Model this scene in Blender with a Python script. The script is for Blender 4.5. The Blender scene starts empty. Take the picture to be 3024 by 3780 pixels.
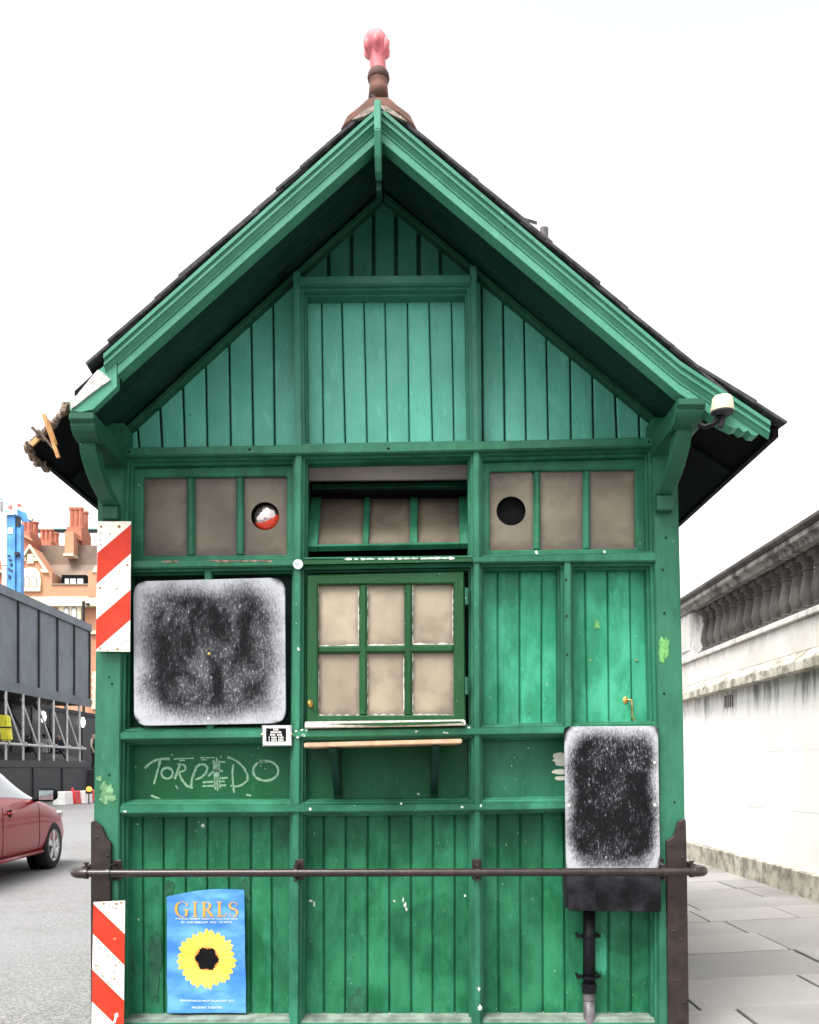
import bpy, bmesh, math, random
from mathutils import Vector, Matrix
R = random.Random(11)
PI = math.pi
scene = bpy.context.scene
COL = scene.collection

# ------------------------------------------------------------------ camera
F, CX, CY, CH = 3300.0, 1525.0, 2839.0, 1.25      # focal length and principal point in photo pixels, eye height
cam_data = bpy.data.cameras.new('camera')
cam_data.sensor_fit = 'VERTICAL'
cam_data.sensor_height = 36.0
cam_data.lens = 36.0 * F / 3780.0
cam_data.shift_x = -(CX - 1512.0) / 3780.0
cam_data.shift_y = (CY - 1890.0) / 3780.0
cam_data.clip_start = 0.05
cam_data.clip_end = 4000.0
cam = bpy.data.objects.new('camera', cam_data)
cam.location = (0, 0, CH)
cam.rotation_euler = (PI / 2, 0, 0)
COL.objects.link(cam)
scene.camera = cam

# ------------------------------------------------------------------ sky, sun, exposure (bright overcast day)
SUN_EL, SUN_AZ = math.radians(59), math.radians(214)   # high, behind the camera
world = bpy.data.worlds.new('World')
scene.world = world
world.use_nodes = True
wn = world.node_tree
bg = wn.nodes['Background']
sky = wn.nodes.new('ShaderNodeTexSky')
sky.sky_type = 'NISHITA'
sky.sun_disc = False
sky.sun_elevation = SUN_EL
sky.sun_rotation = SUN_AZ
sky.dust_density = 4.0
hs = wn.nodes.new('ShaderNodeHueSaturation')
hs.inputs['Saturation'].default_value = 0.10          # cloud cover takes the blue out
wn.links.new(sky.outputs[0], hs.inputs['Color'])
wn.links.new(hs.outputs[0], bg.inputs['Color'])
bg.inputs['Strength'].default_value = 0.135
sun_data = bpy.data.lights.new('sun', 'SUN')
sun_data.energy = 1.5
sun_data.angle = math.radians(28)
sun_data.color = (1.0, 0.97, 0.93)
sun = bpy.data.objects.new('sun', sun_data)
sd = Vector((math.sin(SUN_AZ) * math.cos(SUN_EL), math.cos(SUN_AZ) * math.cos(SUN_EL), math.sin(SUN_EL)))
sun.rotation_euler = sd.to_track_quat('Z', 'Y').to_euler()
COL.objects.link(sun)
vs = scene.view_settings
vs.view_transform = 'Standard'
vs.look = 'None'
vs.gamma = 1.0
vs.exposure = 1.62
vs.use_curve_mapping = False
scene.cycles.use_denoising = True
scene.cycles.max_bounces = 8

# ------------------------------------------------------------------ helpers
WL = {}                                               # world location of every parent
def W(px, py, d):
    return Vector(((px - CX) * d / F, d, CH + (CY - py) * d / F))
def xz(px, py, d):
    w = W(px, py, d)
    return (w.x, w.z)

class MB:
    def __init__(s):
        s.v, s.f, s.mi = [], [], []
    def add(s, verts, faces, mi=0):
        o = len(s.v)
        s.v += [Vector(v) for v in verts]
        for f in faces:
            s.f.append([i + o for i in f]); s.mi.append(mi)
        return s
    def hexa(s, b, t, mi=0):                          # two rings of n points
        n = len(b)
        fs = [list(range(n))[::-1], [i + n for i in range(n)]]
        fs += [[i, (i + 1) % n, n + (i + 1) % n, n + i] for i in range(n)]
        return s.add(list(b) + list(t), fs, mi)
    def prism(s, poly, y0, y1, mi=0):                 # poly in x,z
        return s.hexa([(x, y0, z) for x, z in poly], [(x, y1, z) for x, z in poly], mi)
    def prismx(s, poly, x0, x1, mi=0):                # poly in y,z
        return s.hexa([(x0, y, z) for y, z in poly], [(x1, y, z) for y, z in poly], mi)
    def prismz(s, poly, z0, z1, mi=0):                # poly in x,y
        return s.hexa([(x, y, z0) for x, y in poly], [(x, y, z1) for x, y in poly], mi)
    def box(s, lo, hi, mi=0):
        return s.prism([(lo[0], lo[2]), (hi[0], lo[2]), (hi[0], hi[2]), (lo[0], hi[2])], lo[1], hi[1], mi)
    def ring(s, outer, inner, y0, y1, mi=0):          # frame between two quads in x,z
        n = len(outer)
        v = [(x, y0, z) for x, z in outer] + [(x, y0, z) for x, z in inner] + [(x, y1, z) for x, z in outer] + [(x, y1, z) for x, z in inner]
        f = []
        for i in range(n):
            j = (i + 1) % n
            f += [[i, j, n + j, n + i], [2*n + i, 3*n + i, 3*n + j, 2*n + j], [i, 2*n + i, 2*n + j, j], [n + i, n + j, 3*n + j, 3*n + i]]
        return s.add(v, f, mi)
    def tube(s, path, r, n=12, caps=True, mi=0):
        path = [Vector(p) for p in path]
        rr = r if isinstance(r, (list, tuple)) else [r] * len(path)
        vs_, prev = [], None
        for i, p in enumerate(path):
            t = (path[min(i + 1, len(path) - 1)] - path[max(i - 1, 0)]).normalized()
            if prev is None:
                a = Vector((0, 0, 1)) if abs(t.z) < 0.9 else Vector((1, 0, 0))
                u = t.cross(a).normalized()
            else:
                u = (prev - t * prev.dot(t)).normalized()
            prev = u
            w = t.cross(u)
            for k in range(n):
                an = 2 * PI * k / n
                vs_.append(p + (u * math.cos(an) + w * math.sin(an)) * rr[i])
        fs = []
        for i in range(len(path) - 1):
            for k in range(n):
                fs.append([i*n + k, i*n + (k+1) % n, (i+1)*n + (k+1) % n, (i+1)*n + k])
        if caps:
            fs.append(list(range(n))[::-1]); fs.append([(len(path)-1)*n + k for k in range(n)])
        return s.add(vs_, fs, mi)
    def lathe(s, prof, c, n=20, lobe=None, axis='z', mi=0, caps=True):   # prof: (radius, height)
        vs_ = []
        for r, h in prof:
            for k in range(n):
                an = 2 * PI * k / n
                q = r * (lobe(an, h) if lobe else 1)
                if axis == 'z': p = (c[0] + q*math.cos(an), c[1] + q*math.sin(an), c[2] + h)
                elif axis == 'y': p = (c[0] + q*math.cos(an), c[1] + h, c[2] + q*math.sin(an))
                else: p = (c[0] + h, c[1] + q*math.cos(an), c[2] + q*math.sin(an))
                vs_.append(p)
        fs = []
        for i in range(len(prof) - 1):
            for k in range(n):
                fs.append([i*n + k, i*n + (k+1) % n, (i+1)*n + (k+1) % n, (i+1)*n + k])
        if caps:
            fs.append(list(range(n))[::-1]); fs.append([(len(prof)-1)*n + k for k in range(n)])
        return s.add(vs_, fs, mi)
    def mesh(s, name, origin, bevel=0, seg=1, smooth=False):
        bm = bmesh.new()
        vv = [bm.verts.new(v - origin) for v in s.v]
        for f, mi in zip(s.f, s.mi):
            try:
                fc = bm.faces.new([vv[i] for i in f]); fc.material_index = mi
            except ValueError:
                pass
        bmesh.ops.recalc_face_normals(bm, faces=bm.faces[:])
        if bevel:
            es = [e for e in bm.edges if len(e.link_faces) == 2 and e.calc_face_angle(0) > 0.4]
            bmesh.ops.bevel(bm, geom=es, offset=bevel, segments=seg, affect='EDGES', clamp_overlap=True)
        for fc in bm.faces: fc.smooth = smooth
        me = bpy.data.meshes.new(name)
        bm.to_mesh(me); bm.free()
        return me
    def build(s, name, mats, parent=None, bevel=0, seg=1, smooth=False, origin=None):
        if origin is None:
            lo = Vector([min(v[i] for v in s.v) for i in range(3)]); hi = Vector([max(v[i] for v in s.v) for i in range(3)])
            origin = (lo + hi) / 2
            if parent is None: origin.z = lo.z
        me = s.mesh(name, origin, bevel, seg, smooth)
        for m in (mats if isinstance(mats, (list, tuple)) else [mats]): me.materials.append(m)
        return link(name, me, parent, origin)

def link(name, me, parent=None, origin=Vector()):
    o = bpy.data.objects.new(name, me)
    COL.objects.link(o)
    o.parent = parent
    o.location = Vector(origin) - (WL[parent] if parent else Vector())
    WL[o] = Vector(origin)
    return o
def smooth_by_angle(o, a=0.7):
    me = o.data
    bm = bmesh.new(); bm.from_mesh(me)
    for f in bm.faces: f.smooth = True
    for e in bm.edges: e.smooth = not (len(e.link_faces) == 2 and e.calc_face_angle(0) > a)
    bm.to_mesh(me); bm.free()
    return o
def tag(o, label, cat, group=None):
    o['label'] = label; o['category'] = cat
    if group: o['group'] = group
    return o
def thing(name, label, cat, loc, group=None, local=False, rz=0):
    o = bpy.data.objects.new(name, None)
    COL.objects.link(o)
    o.location = loc; o.rotation_euler = (0, 0, rz)
    WL[o] = Vector() if local else Vector(loc)        # local: children are built in the thing's own coordinates
    return tag(o, label, cat, group)
def structure(o):
    o['kind'] = 'structure'; return o
def lerp(a, b, t): return a + (b - a) * t
def interp(pts, y):                                   # piecewise linear x(y)
    if y <= pts[0][0]: a, b = pts[0], pts[1]
    elif y >= pts[-1][0]: a, b = pts[-2], pts[-1]
    else:
        for a, b in zip(pts, pts[1:]):
            if a[0] <= y <= b[0]: break
    return lerp(a[1], b[1], (y - a[0]) / (b[0] - a[0]))
def blob(px, py, d, rx, ry, n=12, jag=0.3):           # irregular outline in x,z
    out = []
    for k in range(n):
        a = 2 * PI * k / n
        q = 1 + R.uniform(-jag, jag)
        out.append(xz(px + rx*q*math.cos(a), py + ry*q*math.sin(a), d))
    return out
def bake(o, name=None):                               # apply modifiers
    dg = bpy.context.evaluated_depsgraph_get()
    me = bpy.data.meshes.new_from_object(o.evaluated_get(dg))
    o.modifiers.clear(); o.data = me
    return o
def text_part(string, size, mat, parent, loc, width=None, warp=None, name='lettering', depth=0.0004):
    cu = bpy.data.curves.new(name, 'FONT')
    cu.body = string; cu.size = size; cu.align_x = 'CENTER'; cu.resolution_u = 3
    t = bpy.data.objects.new('tmp', cu); COL.objects.link(t)
    me = bpy.data.meshes.new_from_object(t.evaluated_get(bpy.context.evaluated_depsgraph_get()))
    bpy.data.objects.remove(t)
    xs = [v.co.x for v in me.vertices] or [0, 1]
    k = (width / (max(xs) - min(xs))) if width else 1
    loc = Vector(loc)
    for v in me.vertices:
        x, z = v.co.x * k, v.co.y
        y = warp(loc.x + x, loc.z + z) - loc.y if warp else 0
        v.co = (x, y, z)
    me.materials.append(mat)
    return link(name, me, parent, loc)

# ------------------------------------------------------------------ materials
class NT:
    def __init__(s, name):
        s.m = bpy.data.materials.new(name); s.m.use_nodes = True
        s.t = s.m.node_tree; s.b = s.t.nodes['Principled BSDF']
        s.out = s.t.nodes['Material Output']
        s._pos = None
    def n(s, typ, **kw):
        nd = s.t.nodes.new('ShaderNode' + typ)
        for k, v in kw.items():
            if k.startswith('_'): setattr(nd, k[1:], v)
        return nd
    def l(s, a, b): s.t.links.new(a, b)
    def set(s, key, v):
        if hasattr(v, 'is_output'): s.l(v, s.b.inputs[key])
        else: s.b.inputs[key].default_value = (*v, 1) if isinstance(v, tuple) and len(v) == 3 else v
    def pos(s, kind='world'):
        if kind == 'world':
            if not s._pos: s._pos = s.n('NewGeometry').outputs['Position']
            return s._pos
        return s.n('TexCoord').outputs['Object']
    def mapping(s, v, scale=(1, 1, 1), rot=(0, 0, 0), loc=(0, 0, 0)):
        m = s.n('Mapping'); m.inputs['Scale'].default_value = scale; m.inputs['Rotation'].default_value = rot; m.inputs['Location'].default_value = loc
        s.l(v, m.inputs[0]); return m.outputs[0]
    def noise(s, v, scale, detail=4, rough=0.55, dist=0):
        n = s.n('TexNoise'); s.l(v, n.inputs['Vector'])
        n.inputs['Scale'].default_value = scale; n.inputs['Detail'].default_value = detail
        n.inputs['Roughness'].default_value = rough; n.inputs['Distortion'].default_value = dist
        return n.outputs['Fac']
    def ramp(s, v, a, b, lo=0.0, hi=1.0):
        n = s.n('MapRange'); n.interpolation_type = 'SMOOTHSTEP'
        s.l(v, n.inputs['Value'])
        for k, q in zip(('From Min', 'From Max', 'To Min', 'To Max'), (a, b, lo, hi)): n.inputs[k].default_value = q
        return n.outputs[0]
    def math(s, op, a, b=0.0):
        n = s.n('Math'); n.operation = op
        for i, q in enumerate((a, b)):
            if hasattr(q, 'is_output'): s.l(q, n.inputs[i])
            else: n.inputs[i].default_value = q
        return n.outputs[0]
    def mix(s, f, a, b, mode='MIX'):
        n = s.n('Mix'); n.data_type = 'RGBA'; n.blend_type = mode
        for q, i in ((f, 0), (a, 6), (b, 7)):
            if hasattr(q, 'is_output'): s.l(q, n.inputs[i])
            else: n.inputs[i].default_value = (*q, 1) if isinstance(q, tuple) else q
        return n.outputs[2]
    def bump(s, h, strength=0.2, dist=0.01):
        n = s.n('Bump'); n.inputs['Strength'].default_value = strength; n.inputs['Distance'].default_value = dist
        s.l(h, n.inputs['Height']); s.l(n.outputs[0], s.b.inputs['Normal'])
    def sep(s, v):
        n = s.n('SeparateXYZ'); s.l(v, n.inputs[0]); return n.outputs
    def rnd(s): return s.n('ObjectInfo').outputs['Random']

def plain(name, c, rough=0.6, metal=0.0, var=0.15, scale=20, bump=0.0, coat=0.0, spec=0.35):
    t = NT(name); p = t.pos()
    n = t.noise(p, scale, 5)
    dark = tuple(q * (1 - var) for q in c); light = tuple(min(1, q * (1 + var)) for q in c)
    t.set('Base Color', t.mix(t.ramp(n, 0.3, 0.7), dark, light))
    t.set('Roughness', t.ramp(n, 0.2, 0.8, rough * 0.85, min(1, rough * 1.15)))
    t.set('Metallic', metal)
    if coat: t.set('Coat Weight', coat)
    t.set('Specular IOR Level', spec)
    if bump: t.bump(n, bump, 0.003)
    return t.m

def paint(name, c, fade, grime=(0.03, 0.07, 0.055), rough=0.42, fade_amt=0.8, fleck=True):
    """Old gloss paint on timber: brushed, faded in patches, grimy runs, a few flecks."""
    t = NT(name); p = t.pos()
    big = t.noise(p, 2.3, 6, 0.6, 0.6)
    mid = t.noise(t.mapping(p, (1, 1, 0.45), loc=(3, 7, 1)), 9, 5, 0.62)
    brush = t.noise(t.mapping(p, (1, 1, 0.06)), 85, 4, 0.6)
    fine = t.noise(p, 160, 3)
    patch = t.math('MULTIPLY', t.ramp(t.math('ADD', t.math('MULTIPLY', big, 0.55), t.math('MULTIPLY', mid, 0.45)), 0.39, 0.62), fade_amt)
    col = t.mix(patch, c, fade)
    run = t.noise(t.mapping(p, (1, 1, 0.2), loc=(9, 2, 4)), 11, 5, 0.6)
    col = t.mix(t.math('MULTIPLY', t.ramp(run, 0.55, 0.80), 0.30), col, grime)
    col = t.mix(t.ramp(brush, 0.40, 0.75, 0.0, 0.08), col, tuple(min(1, q * 1.4 + 0.01) for q in fade))
    scuff = t.noise(t.mapping(p, (1, 1, 0.4), rot=(0, 0.15, 0), loc=(2, 6, 3)), 21, 5, 0.7)
    col = t.mix(t.math('MULTIPLY', t.ramp(scuff, 0.56, 0.74), 0.32), col, tuple(min(1, q * 1.55 + 0.012) for q in fade))
    if fleck:
        col = t.mix(t.math('MULTIPLY', t.ramp(t.noise(t.mapping(p, (1, 1, 0.6), loc=(5, 5, 5)), 70, 2), 0.745, 0.77), 0.7), col, (0.42, 0.5, 0.42))
        col = t.mix(t.math('MULTIPLY', t.ramp(t.noise(t.mapping(p, (1, 1, 1), loc=(1, 8, 5)), 48, 3), 0.73, 0.75), 0.8), col, (0.03, 0.035, 0.03))
    v = t.ramp(t.rnd(), 0, 1, 0.88, 1.1)
    hsv = t.n('HueSaturation'); t.l(col, hsv.inputs['Color']); t.l(v, hsv.inputs['Value'])
    t.set('Base Color', hsv.outputs[0])
    t.set('Roughness', t.ramp(mid, 0.3, 0.7, rough * 0.8, rough * 1.35))
    t.set('Specular IOR Level', 0.2)
    t.bump(t.math('ADD', t.math('MULTIPLY', brush, 0.7), t.math('MULTIPLY', fine, 0.3)), 0.22, 0.004)
    return t.m

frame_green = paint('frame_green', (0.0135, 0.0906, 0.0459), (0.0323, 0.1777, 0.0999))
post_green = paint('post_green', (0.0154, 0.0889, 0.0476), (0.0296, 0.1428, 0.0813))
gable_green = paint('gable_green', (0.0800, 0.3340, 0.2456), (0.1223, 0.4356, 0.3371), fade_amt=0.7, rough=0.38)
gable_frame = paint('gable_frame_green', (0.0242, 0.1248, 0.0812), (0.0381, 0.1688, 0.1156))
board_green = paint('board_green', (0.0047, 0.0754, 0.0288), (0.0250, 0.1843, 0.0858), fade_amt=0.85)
panel_green = paint('panel_green', (0.0033, 0.0707, 0.0232), (0.0104, 0.1116, 0.0454), fade_amt=0.6)
sash_green = paint('sash_green', (0.0082, 0.0524, 0.0159), (0.0158, 0.0769, 0.0275), fade_amt=0.6)
barge_green = paint('barge_green', (0.0437, 0.1877, 0.1191), (0.0699, 0.2451, 0.1650), fade_amt=0.7)
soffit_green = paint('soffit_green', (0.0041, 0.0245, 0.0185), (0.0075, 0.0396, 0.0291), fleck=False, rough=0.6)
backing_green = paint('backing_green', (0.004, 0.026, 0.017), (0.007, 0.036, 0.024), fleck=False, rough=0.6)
bracket_green = paint('bracket_green', (0.0125, 0.0680, 0.0360), (0.0202, 0.0986, 0.0576))
fresh_green = plain('fresh_patch_green', (0.11, 0.30, 0.085), 0.5, var=0.3, scale=60)
patch_green = plain('primer_patch_green', (0.12, 0.25, 0.12), 0.6, var=0.35, scale=45)
old_green = plain('dark_old_green', (0.012, 0.085, 0.040), 0.5, var=0.3, scale=25)
putty = plain('putty_white', (0.47, 0.46, 0.41), 0.8, var=0.3, scale=40)
chip_white = plain('bare_undercoat', (0.46, 0.52, 0.44), 0.8, var=0.2, scale=60)
bare_wood = plain('bare_white_wood', (0.50, 0.47, 0.44), 0.85, var=0.5, scale=30, bump=0.4)
rotten_wood = plain('rotten_wood', (0.16, 0.115, 0.085), 0.95, var=0.6, scale=45, bump=0.9)
splinter_wood = plain('splinter_wood', (0.50, 0.26, 0.10), 0.8, var=0.3, scale=30, bump=0.5)
shelf_wood = plain('varnished_shelf_wood', (0.45, 0.285, 0.18), 0.5, var=0.2, scale=18)
terracotta = plain('terracotta', (0.150, 0.076, 0.056), 0.85, var=0.4, scale=14, bump=0.4)
red_terracotta = plain('rose_terracotta', (0.56, 0.15, 0.165), 0.6, var=0.25, scale=14)
mortar_grey = plain('weathered_mortar', (0.24, 0.20, 0.17), 0.95, var=0.4, scale=40, bump=0.6)
slate_dark = plain('roof_slate', (0.042, 0.039, 0.044), 0.8, var=0.5, scale=25, bump=0.5, spec=0.2)
iron_brown = plain('brown_painted_iron', (0.026, 0.017, 0.0155), 0.25, var=0.25, scale=25, bump=0.15)
guard_brown = plain('brown_guard_paint', (0.019, 0.0115, 0.0095), 0.5, var=0.35, scale=22, bump=0.3)
iron_black = plain('black_painted_iron', (0.007, 0.007, 0.009), 0.45, var=0.4, scale=30, bump=0.25, spec=0.12)
box_black = plain('chalky_black_metal', (0.017, 0.017, 0.021), 0.6, var=0.8, scale=9, bump=0.1, spec=0.12)
pipe_grey = plain('grey_plastic_pipe', (0.085, 0.075, 0.083), 0.45, var=0.4, scale=22)
brass = plain('old_brass', (0.58, 0.36, 0.11), 0.35, metal=0.9, var=0.3, scale=30)
cream_plastic = plain('cream_plastic', (0.52, 0.47, 0.34), 0.45, var=0.06, scale=8)
white_paint = plain('white_paint', (0.78, 0.77, 0.74), 0.6, var=0.08, scale=8)
ceiling_white = plain('ceiling_paint', (0.62, 0.55, 0.50), 0.8, var=0.12, scale=6)
black_matte = plain('soot_black', (0.004, 0.004, 0.005), 0.8, var=0.3, spec=0.12)  # plain black for hut inside, roof deck, print and car trim
dark_glass = plain('dark_glass', (0.02, 0.022, 0.025), 0.08, var=0.2)
steel = plain('galvanised_steel', (0.52, 0.52, 0.52), 0.45, metal=0.4, var=0.25, scale=15)

def pane_material(name='dusty_painted_glass', k=1.0):
    t = NT(name); p = t.pos()
    cloud = t.noise(p, 4.2, 4, 0.5, 0.2)
    spot = t.noise(p, 60, 3)
    col = t.mix(t.ramp(cloud, 0.30, 0.72), (0.118, 0.097, 0.072), (0.185, 0.156, 0.115))
    col = t.mix(t.ramp(t.noise(t.mapping(p, loc=(4, 4, 9)), 9, 4), 0.50, 0.80, 0, 0.40), col, (0.050, 0.041, 0.036))
    col = t.mix(t.ramp(spot, 0.72, 0.8, 0, 0.25), col, (0.20, 0.18, 0.145))
    gen = t.sep(t.n('TexCoord').outputs['Generated'])
    ex = t.math('MINIMUM', gen[0], t.math('SUBTRACT', 1.0, gen[0])); ez = t.math('MINIMUM', gen[2], t.math('SUBTRACT', 1.0, gen[2]))
    edge = t.math('ADD', t.math('MINIMUM', ex, ez), t.math('MULTIPLY', t.math('SUBTRACT', t.noise(p, 16, 5, 0.6), 0.5), 0.22))
    col = t.mix(t.ramp(edge, 0.02, 0.16, 0.5, 0.0), col, (0.050, 0.040, 0.034))      # putty dirt round the edges
    v = t.ramp(t.rnd(), 0, 1, 0.82 * k, 1.2 * k)
    h = t.n('HueSaturation'); t.l(col, h.inputs['Color']); t.l(v, h.inputs['Value'])
    t.set('Base Color', h.outputs[0]); t.set('Roughness', 0.35); t.set('Specular IOR Level', 0.2)
    t.bump(spot, 0.08, 0.002)
    return t.m
pane_mat = pane_material()
pale_pane = pane_material('pale_painted_glass', 1.65)

def chalkboard(name, hw, hh, clear, seed, dens):
    """Blackboard wiped with a chalky cloth: thick haze towards the rim, slanting streaks inside."""
    t = NT(name); p = t.pos('object')
    x, y, z = t.sep(p)
    u = t.math('ABSOLUTE', t.math('DIVIDE', x, hw)); v = t.math('ABSOLUTE', t.math('DIVIDE', z, hh))
    q = t.math('POWER', t.math('ADD', t.math('POWER', u, 5.0), t.math('POWER', v, 5.0)), 0.2)
    warp = t.noise(t.mapping(p, loc=(seed, 0, seed)), 4.5, 6, 0.65)
    r = t.math('ADD', q, t.math('MULTIPLY', t.math('SUBTRACT', warp, 0.5), 0.5))
    s1 = t.noise(t.mapping(p, (2.2, 1, 1.1), rot=(0, 0.22, 0), loc=(seed, 0, 2)), 52, 6, 0.78)
    s2 = t.noise(t.mapping(p, (2.2, 1, 0.8), rot=(0, 0.28, 0), loc=(0, 0, seed)), 46, 5, 0.75)
    cloud = t.noise(t.mapping(p, (1.3, 1, 0.9), rot=(0, 0.5, 0), loc=(0, 3, seed)), 4.6, 7, 0.68, 0.4)
    r2 = t.math('ADD', r, t.math('MULTIPLY', t.math('SUBTRACT', s1, 0.5), 0.55))
    rim = t.math('POWER', t.ramp(r2, clear, 1.06), 1.5)
    haze = t.math('MULTIPLY', t.ramp(cloud, 0.42, 0.70), dens)
    streak = t.math('MULTIPLY', t.ramp(s1, 0.50, 0.72), t.ramp(cloud, 0.46, 0.64, dens * 0.12, 0.9))
    fleck = t.math('MULTIPLY', t.ramp(s2, 0.56, 0.66), t.ramp(cloud, 0.40, 0.60, 0.06, 1.0))
    a = t.math('MAXIMUM', rim, t.math('ADD', t.math('MULTIPLY', haze, 0.22), t.math('MAXIMUM', streak, fleck)))
    bare = t.ramp(t.math('ADD', q, t.math('MULTIPLY', t.math('SUBTRACT', t.noise(p, 14, 4), 0.5), 0.16)), 1.03, 1.10)
    a = t.math('MULTIPLY', a, t.math('SUBTRACT', 1.0, bare))
    n = t.n('Clamp'); t.l(a, n.inputs[0])
    t.set('Base Color', t.mix(n.outputs[0], (0.0035, 0.0035, 0.0048), (0.36, 0.366, 0.39)))
    t.set('Roughness', 0.8); t.set('Specular IOR Level', 0.12)
    t.bump(s1, 0.1, 0.002)
    return t.m

def asphalt():
    t = NT('worn_asphalt'); p = t.pos()
    big = t.noise(p, 0.35, 5); mid = t.noise(p, 3, 5)
    vor = t.n('TexVoronoi'); t.l(p, vor.inputs['Vector']); vor.inputs['Scale'].default_value = 95
    st = t.ramp(t.sep(vor.outputs['Color'])[0], 0.0, 1.0)
    col = t.mix(st, (0.080, 0.078, 0.076), (0.25, 0.246, 0.242))
    col = t.mix(t.ramp(big, 0.35, 0.65, 0, 0.6), col, (0.21, 0.209, 0.212))
    col = t.mix(t.ramp(mid, 0.5, 0.75, 0, 0.4), col, (0.12, 0.117, 0.113))
    vor2 = t.n('TexVoronoi'); t.l(p, vor2.inputs['Vector']); vor2.inputs['Scale'].default_value = 34
    pale = t.math('MULTIPLY', t.ramp(vor2.outputs['Distance'], 0.10, 0.16, 1, 0), t.ramp(t.sep(vor2.outputs['Color'])[1], 0.80, 0.82))
    col = t.mix(pale, col, (0.50, 0.49, 0.47))
    t.set('Base Color', col); t.set('Roughness', 0.8)
    t.bump(t.math('ADD', vor.outputs['Distance'], mid), 0.5, 0.006)
    return t.m
asphalt_mat = asphalt()

def flagstone():
    t = NT('york_flagstone'); p = t.pos()
    big = t.noise(p, 1.6, 6, 0.6, 0.4); fine = t.noise(p, 70, 4, 0.7)
    col = t.mix(t.ramp(big, 0.3, 0.7), (0.195, 0.184, 0.174), (0.265, 0.255, 0.245))
    col = t.mix(t.ramp(fine, 0.35, 0.7, 0, 0.35), col, (0.20, 0.185, 0.17))
    col = t.mix(t.ramp(t.noise(p, 22, 2), 0.72, 0.75, 0, 0.6), col, (0.5, 0.49, 0.46))
    v = t.ramp(t.rnd(), 0, 1, 0.86, 1.12)
    h = t.n('HueSaturation'); t.l(col, h.inputs['Color']); t.l(v, h.inputs['Value'])
    t.set('Base Color', h.outputs[0]); t.set('Roughness', t.ramp(big, 0.3, 0.7, 0.45, 0.75))
    t.bump(fine, 0.15, 0.004)
    return t.m
flag_mat = flagstone()

def stone(name, a, b, soot=0.0, z0=None, z1=None, sootcol=(0.05, 0.046, 0.042), stretch=0.16):
    """Portland stone; soot runs hang from height z1 down to z0."""
    t = NT(name); p = t.pos()
    n = t.noise(p, 2.2, 6, 0.6); f = t.noise(p, 45, 4)
    col = t.mix(t.ramp(n, 0.3, 0.7), a, b)
    col = t.mix(t.ramp(f, 0.5, 0.8, 0, 0.25), col, tuple(q * 0.7 for q in a))
    run = t.noise(t.mapping(p, (1, 1, stretch)), 7, 6, 0.7)
    if z1 is not None:
        z = t.sep(p)[2]
        drip = t.ramp(t.math('ADD', z, t.math('MULTIPLY', t.math('SUBTRACT', run, 0.5), 1.6 * (z1 - z0))), z0, z1)
        m = t.math('MULTIPLY', t.math('MULTIPLY', drip, t.ramp(run, 0.42, 0.66)), soot)
    else:
        m = t.math('MULTIPLY', t.ramp(run, 0.40, 0.64), soot)
    t.set('Base Color', t.mix(m, col, sootcol)); t.set('Roughness', 0.85)
    t.bump(f, 0.3, 0.006)
    return t.m

# ================================================================== ground, road, pavement
ROAD_Z = -0.10
road = MB().box((-1500, -60, ROAD_Z - 0.3), (1500, 1900, ROAD_Z)).build('road', asphalt_mat)
structure(road)
PAVE_X0, WALL_X, FALL = 0.72, 3.50, 0.05              # kerb line, foot of the wall, cross fall of the flags
def pz(x): return FALL * (x - 1.24)
pave = MB().prism([(PAVE_X0 + 0.15, ROAD_Z - 0.05), (WALL_X + 0.3, ROAD_Z - 0.05), (WALL_X + 0.3, pz(WALL_X + 0.3) - 0.022), (PAVE_X0 + 0.15, pz(PAVE_X0 + 0.15) - 0.022)], -2, 60)
pave = structure(pave.build('pavement', plain('bedding_mortar', (0.03, 0.027, 0.024), 0.95, var=0.4, scale=30)))
kerb_mat = plain('granite_kerb', (0.24, 0.235, 0.23), 0.7, var=0.25, scale=60)
for i in range(22):
    y0 = -2 + i * 0.95
    z1 = pz(PAVE_X0 + 0.07)
    MB().box((PAVE_X0, y0 + 0.004, ROAD_Z - 0.1), (PAVE_X0 + 0.146, y0 + 0.946, z1)).build('kerb_stone', kerb_mat, pave, bevel=0.012, seg=2)
y = 1.6
row = 0
while y < 27:
    dy = R.uniform(0.50, 0.70)
    x = PAVE_X0 + 0.155 - (0.0 if row % 2 else 0.0)
    first = R.uniform(0.45, 0.95)
    while x < WALL_X - 0.03:
        w = first if first else R.uniform(0.65, 1.05)
        first = None
        x1 = min(x + w, WALL_X)
        if WALL_X - x1 < 0.3: x1 = WALL_X
        g = 0.0075
        lift = R.uniform(-0.006, 0.003)
        cs = [(x + g, y + g), (x1 - g, y + g), (x1 - g, y + dy - g), (x + g, y + dy - g)]
        MB().hexa([(a, b, pz(a) - 0.03) for a, b in cs], [(a, b, pz(a) + lift) for a, b in cs]).build('flagstone', flag_mat, pave, bevel=0.004)
        x = x1
    y += dy; row += 1

# ================================================================== the shelter
YF, YB = 4.10, 4.22                                   # front of the frame, front of the recessed boards
BACK = 9.4
hut = thing('cabmen_shelter', 'green timber cabmen shelter with steep gable and boarded panels', 'shelter', (-0.12, 4.1, ROAD_Z))

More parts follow.
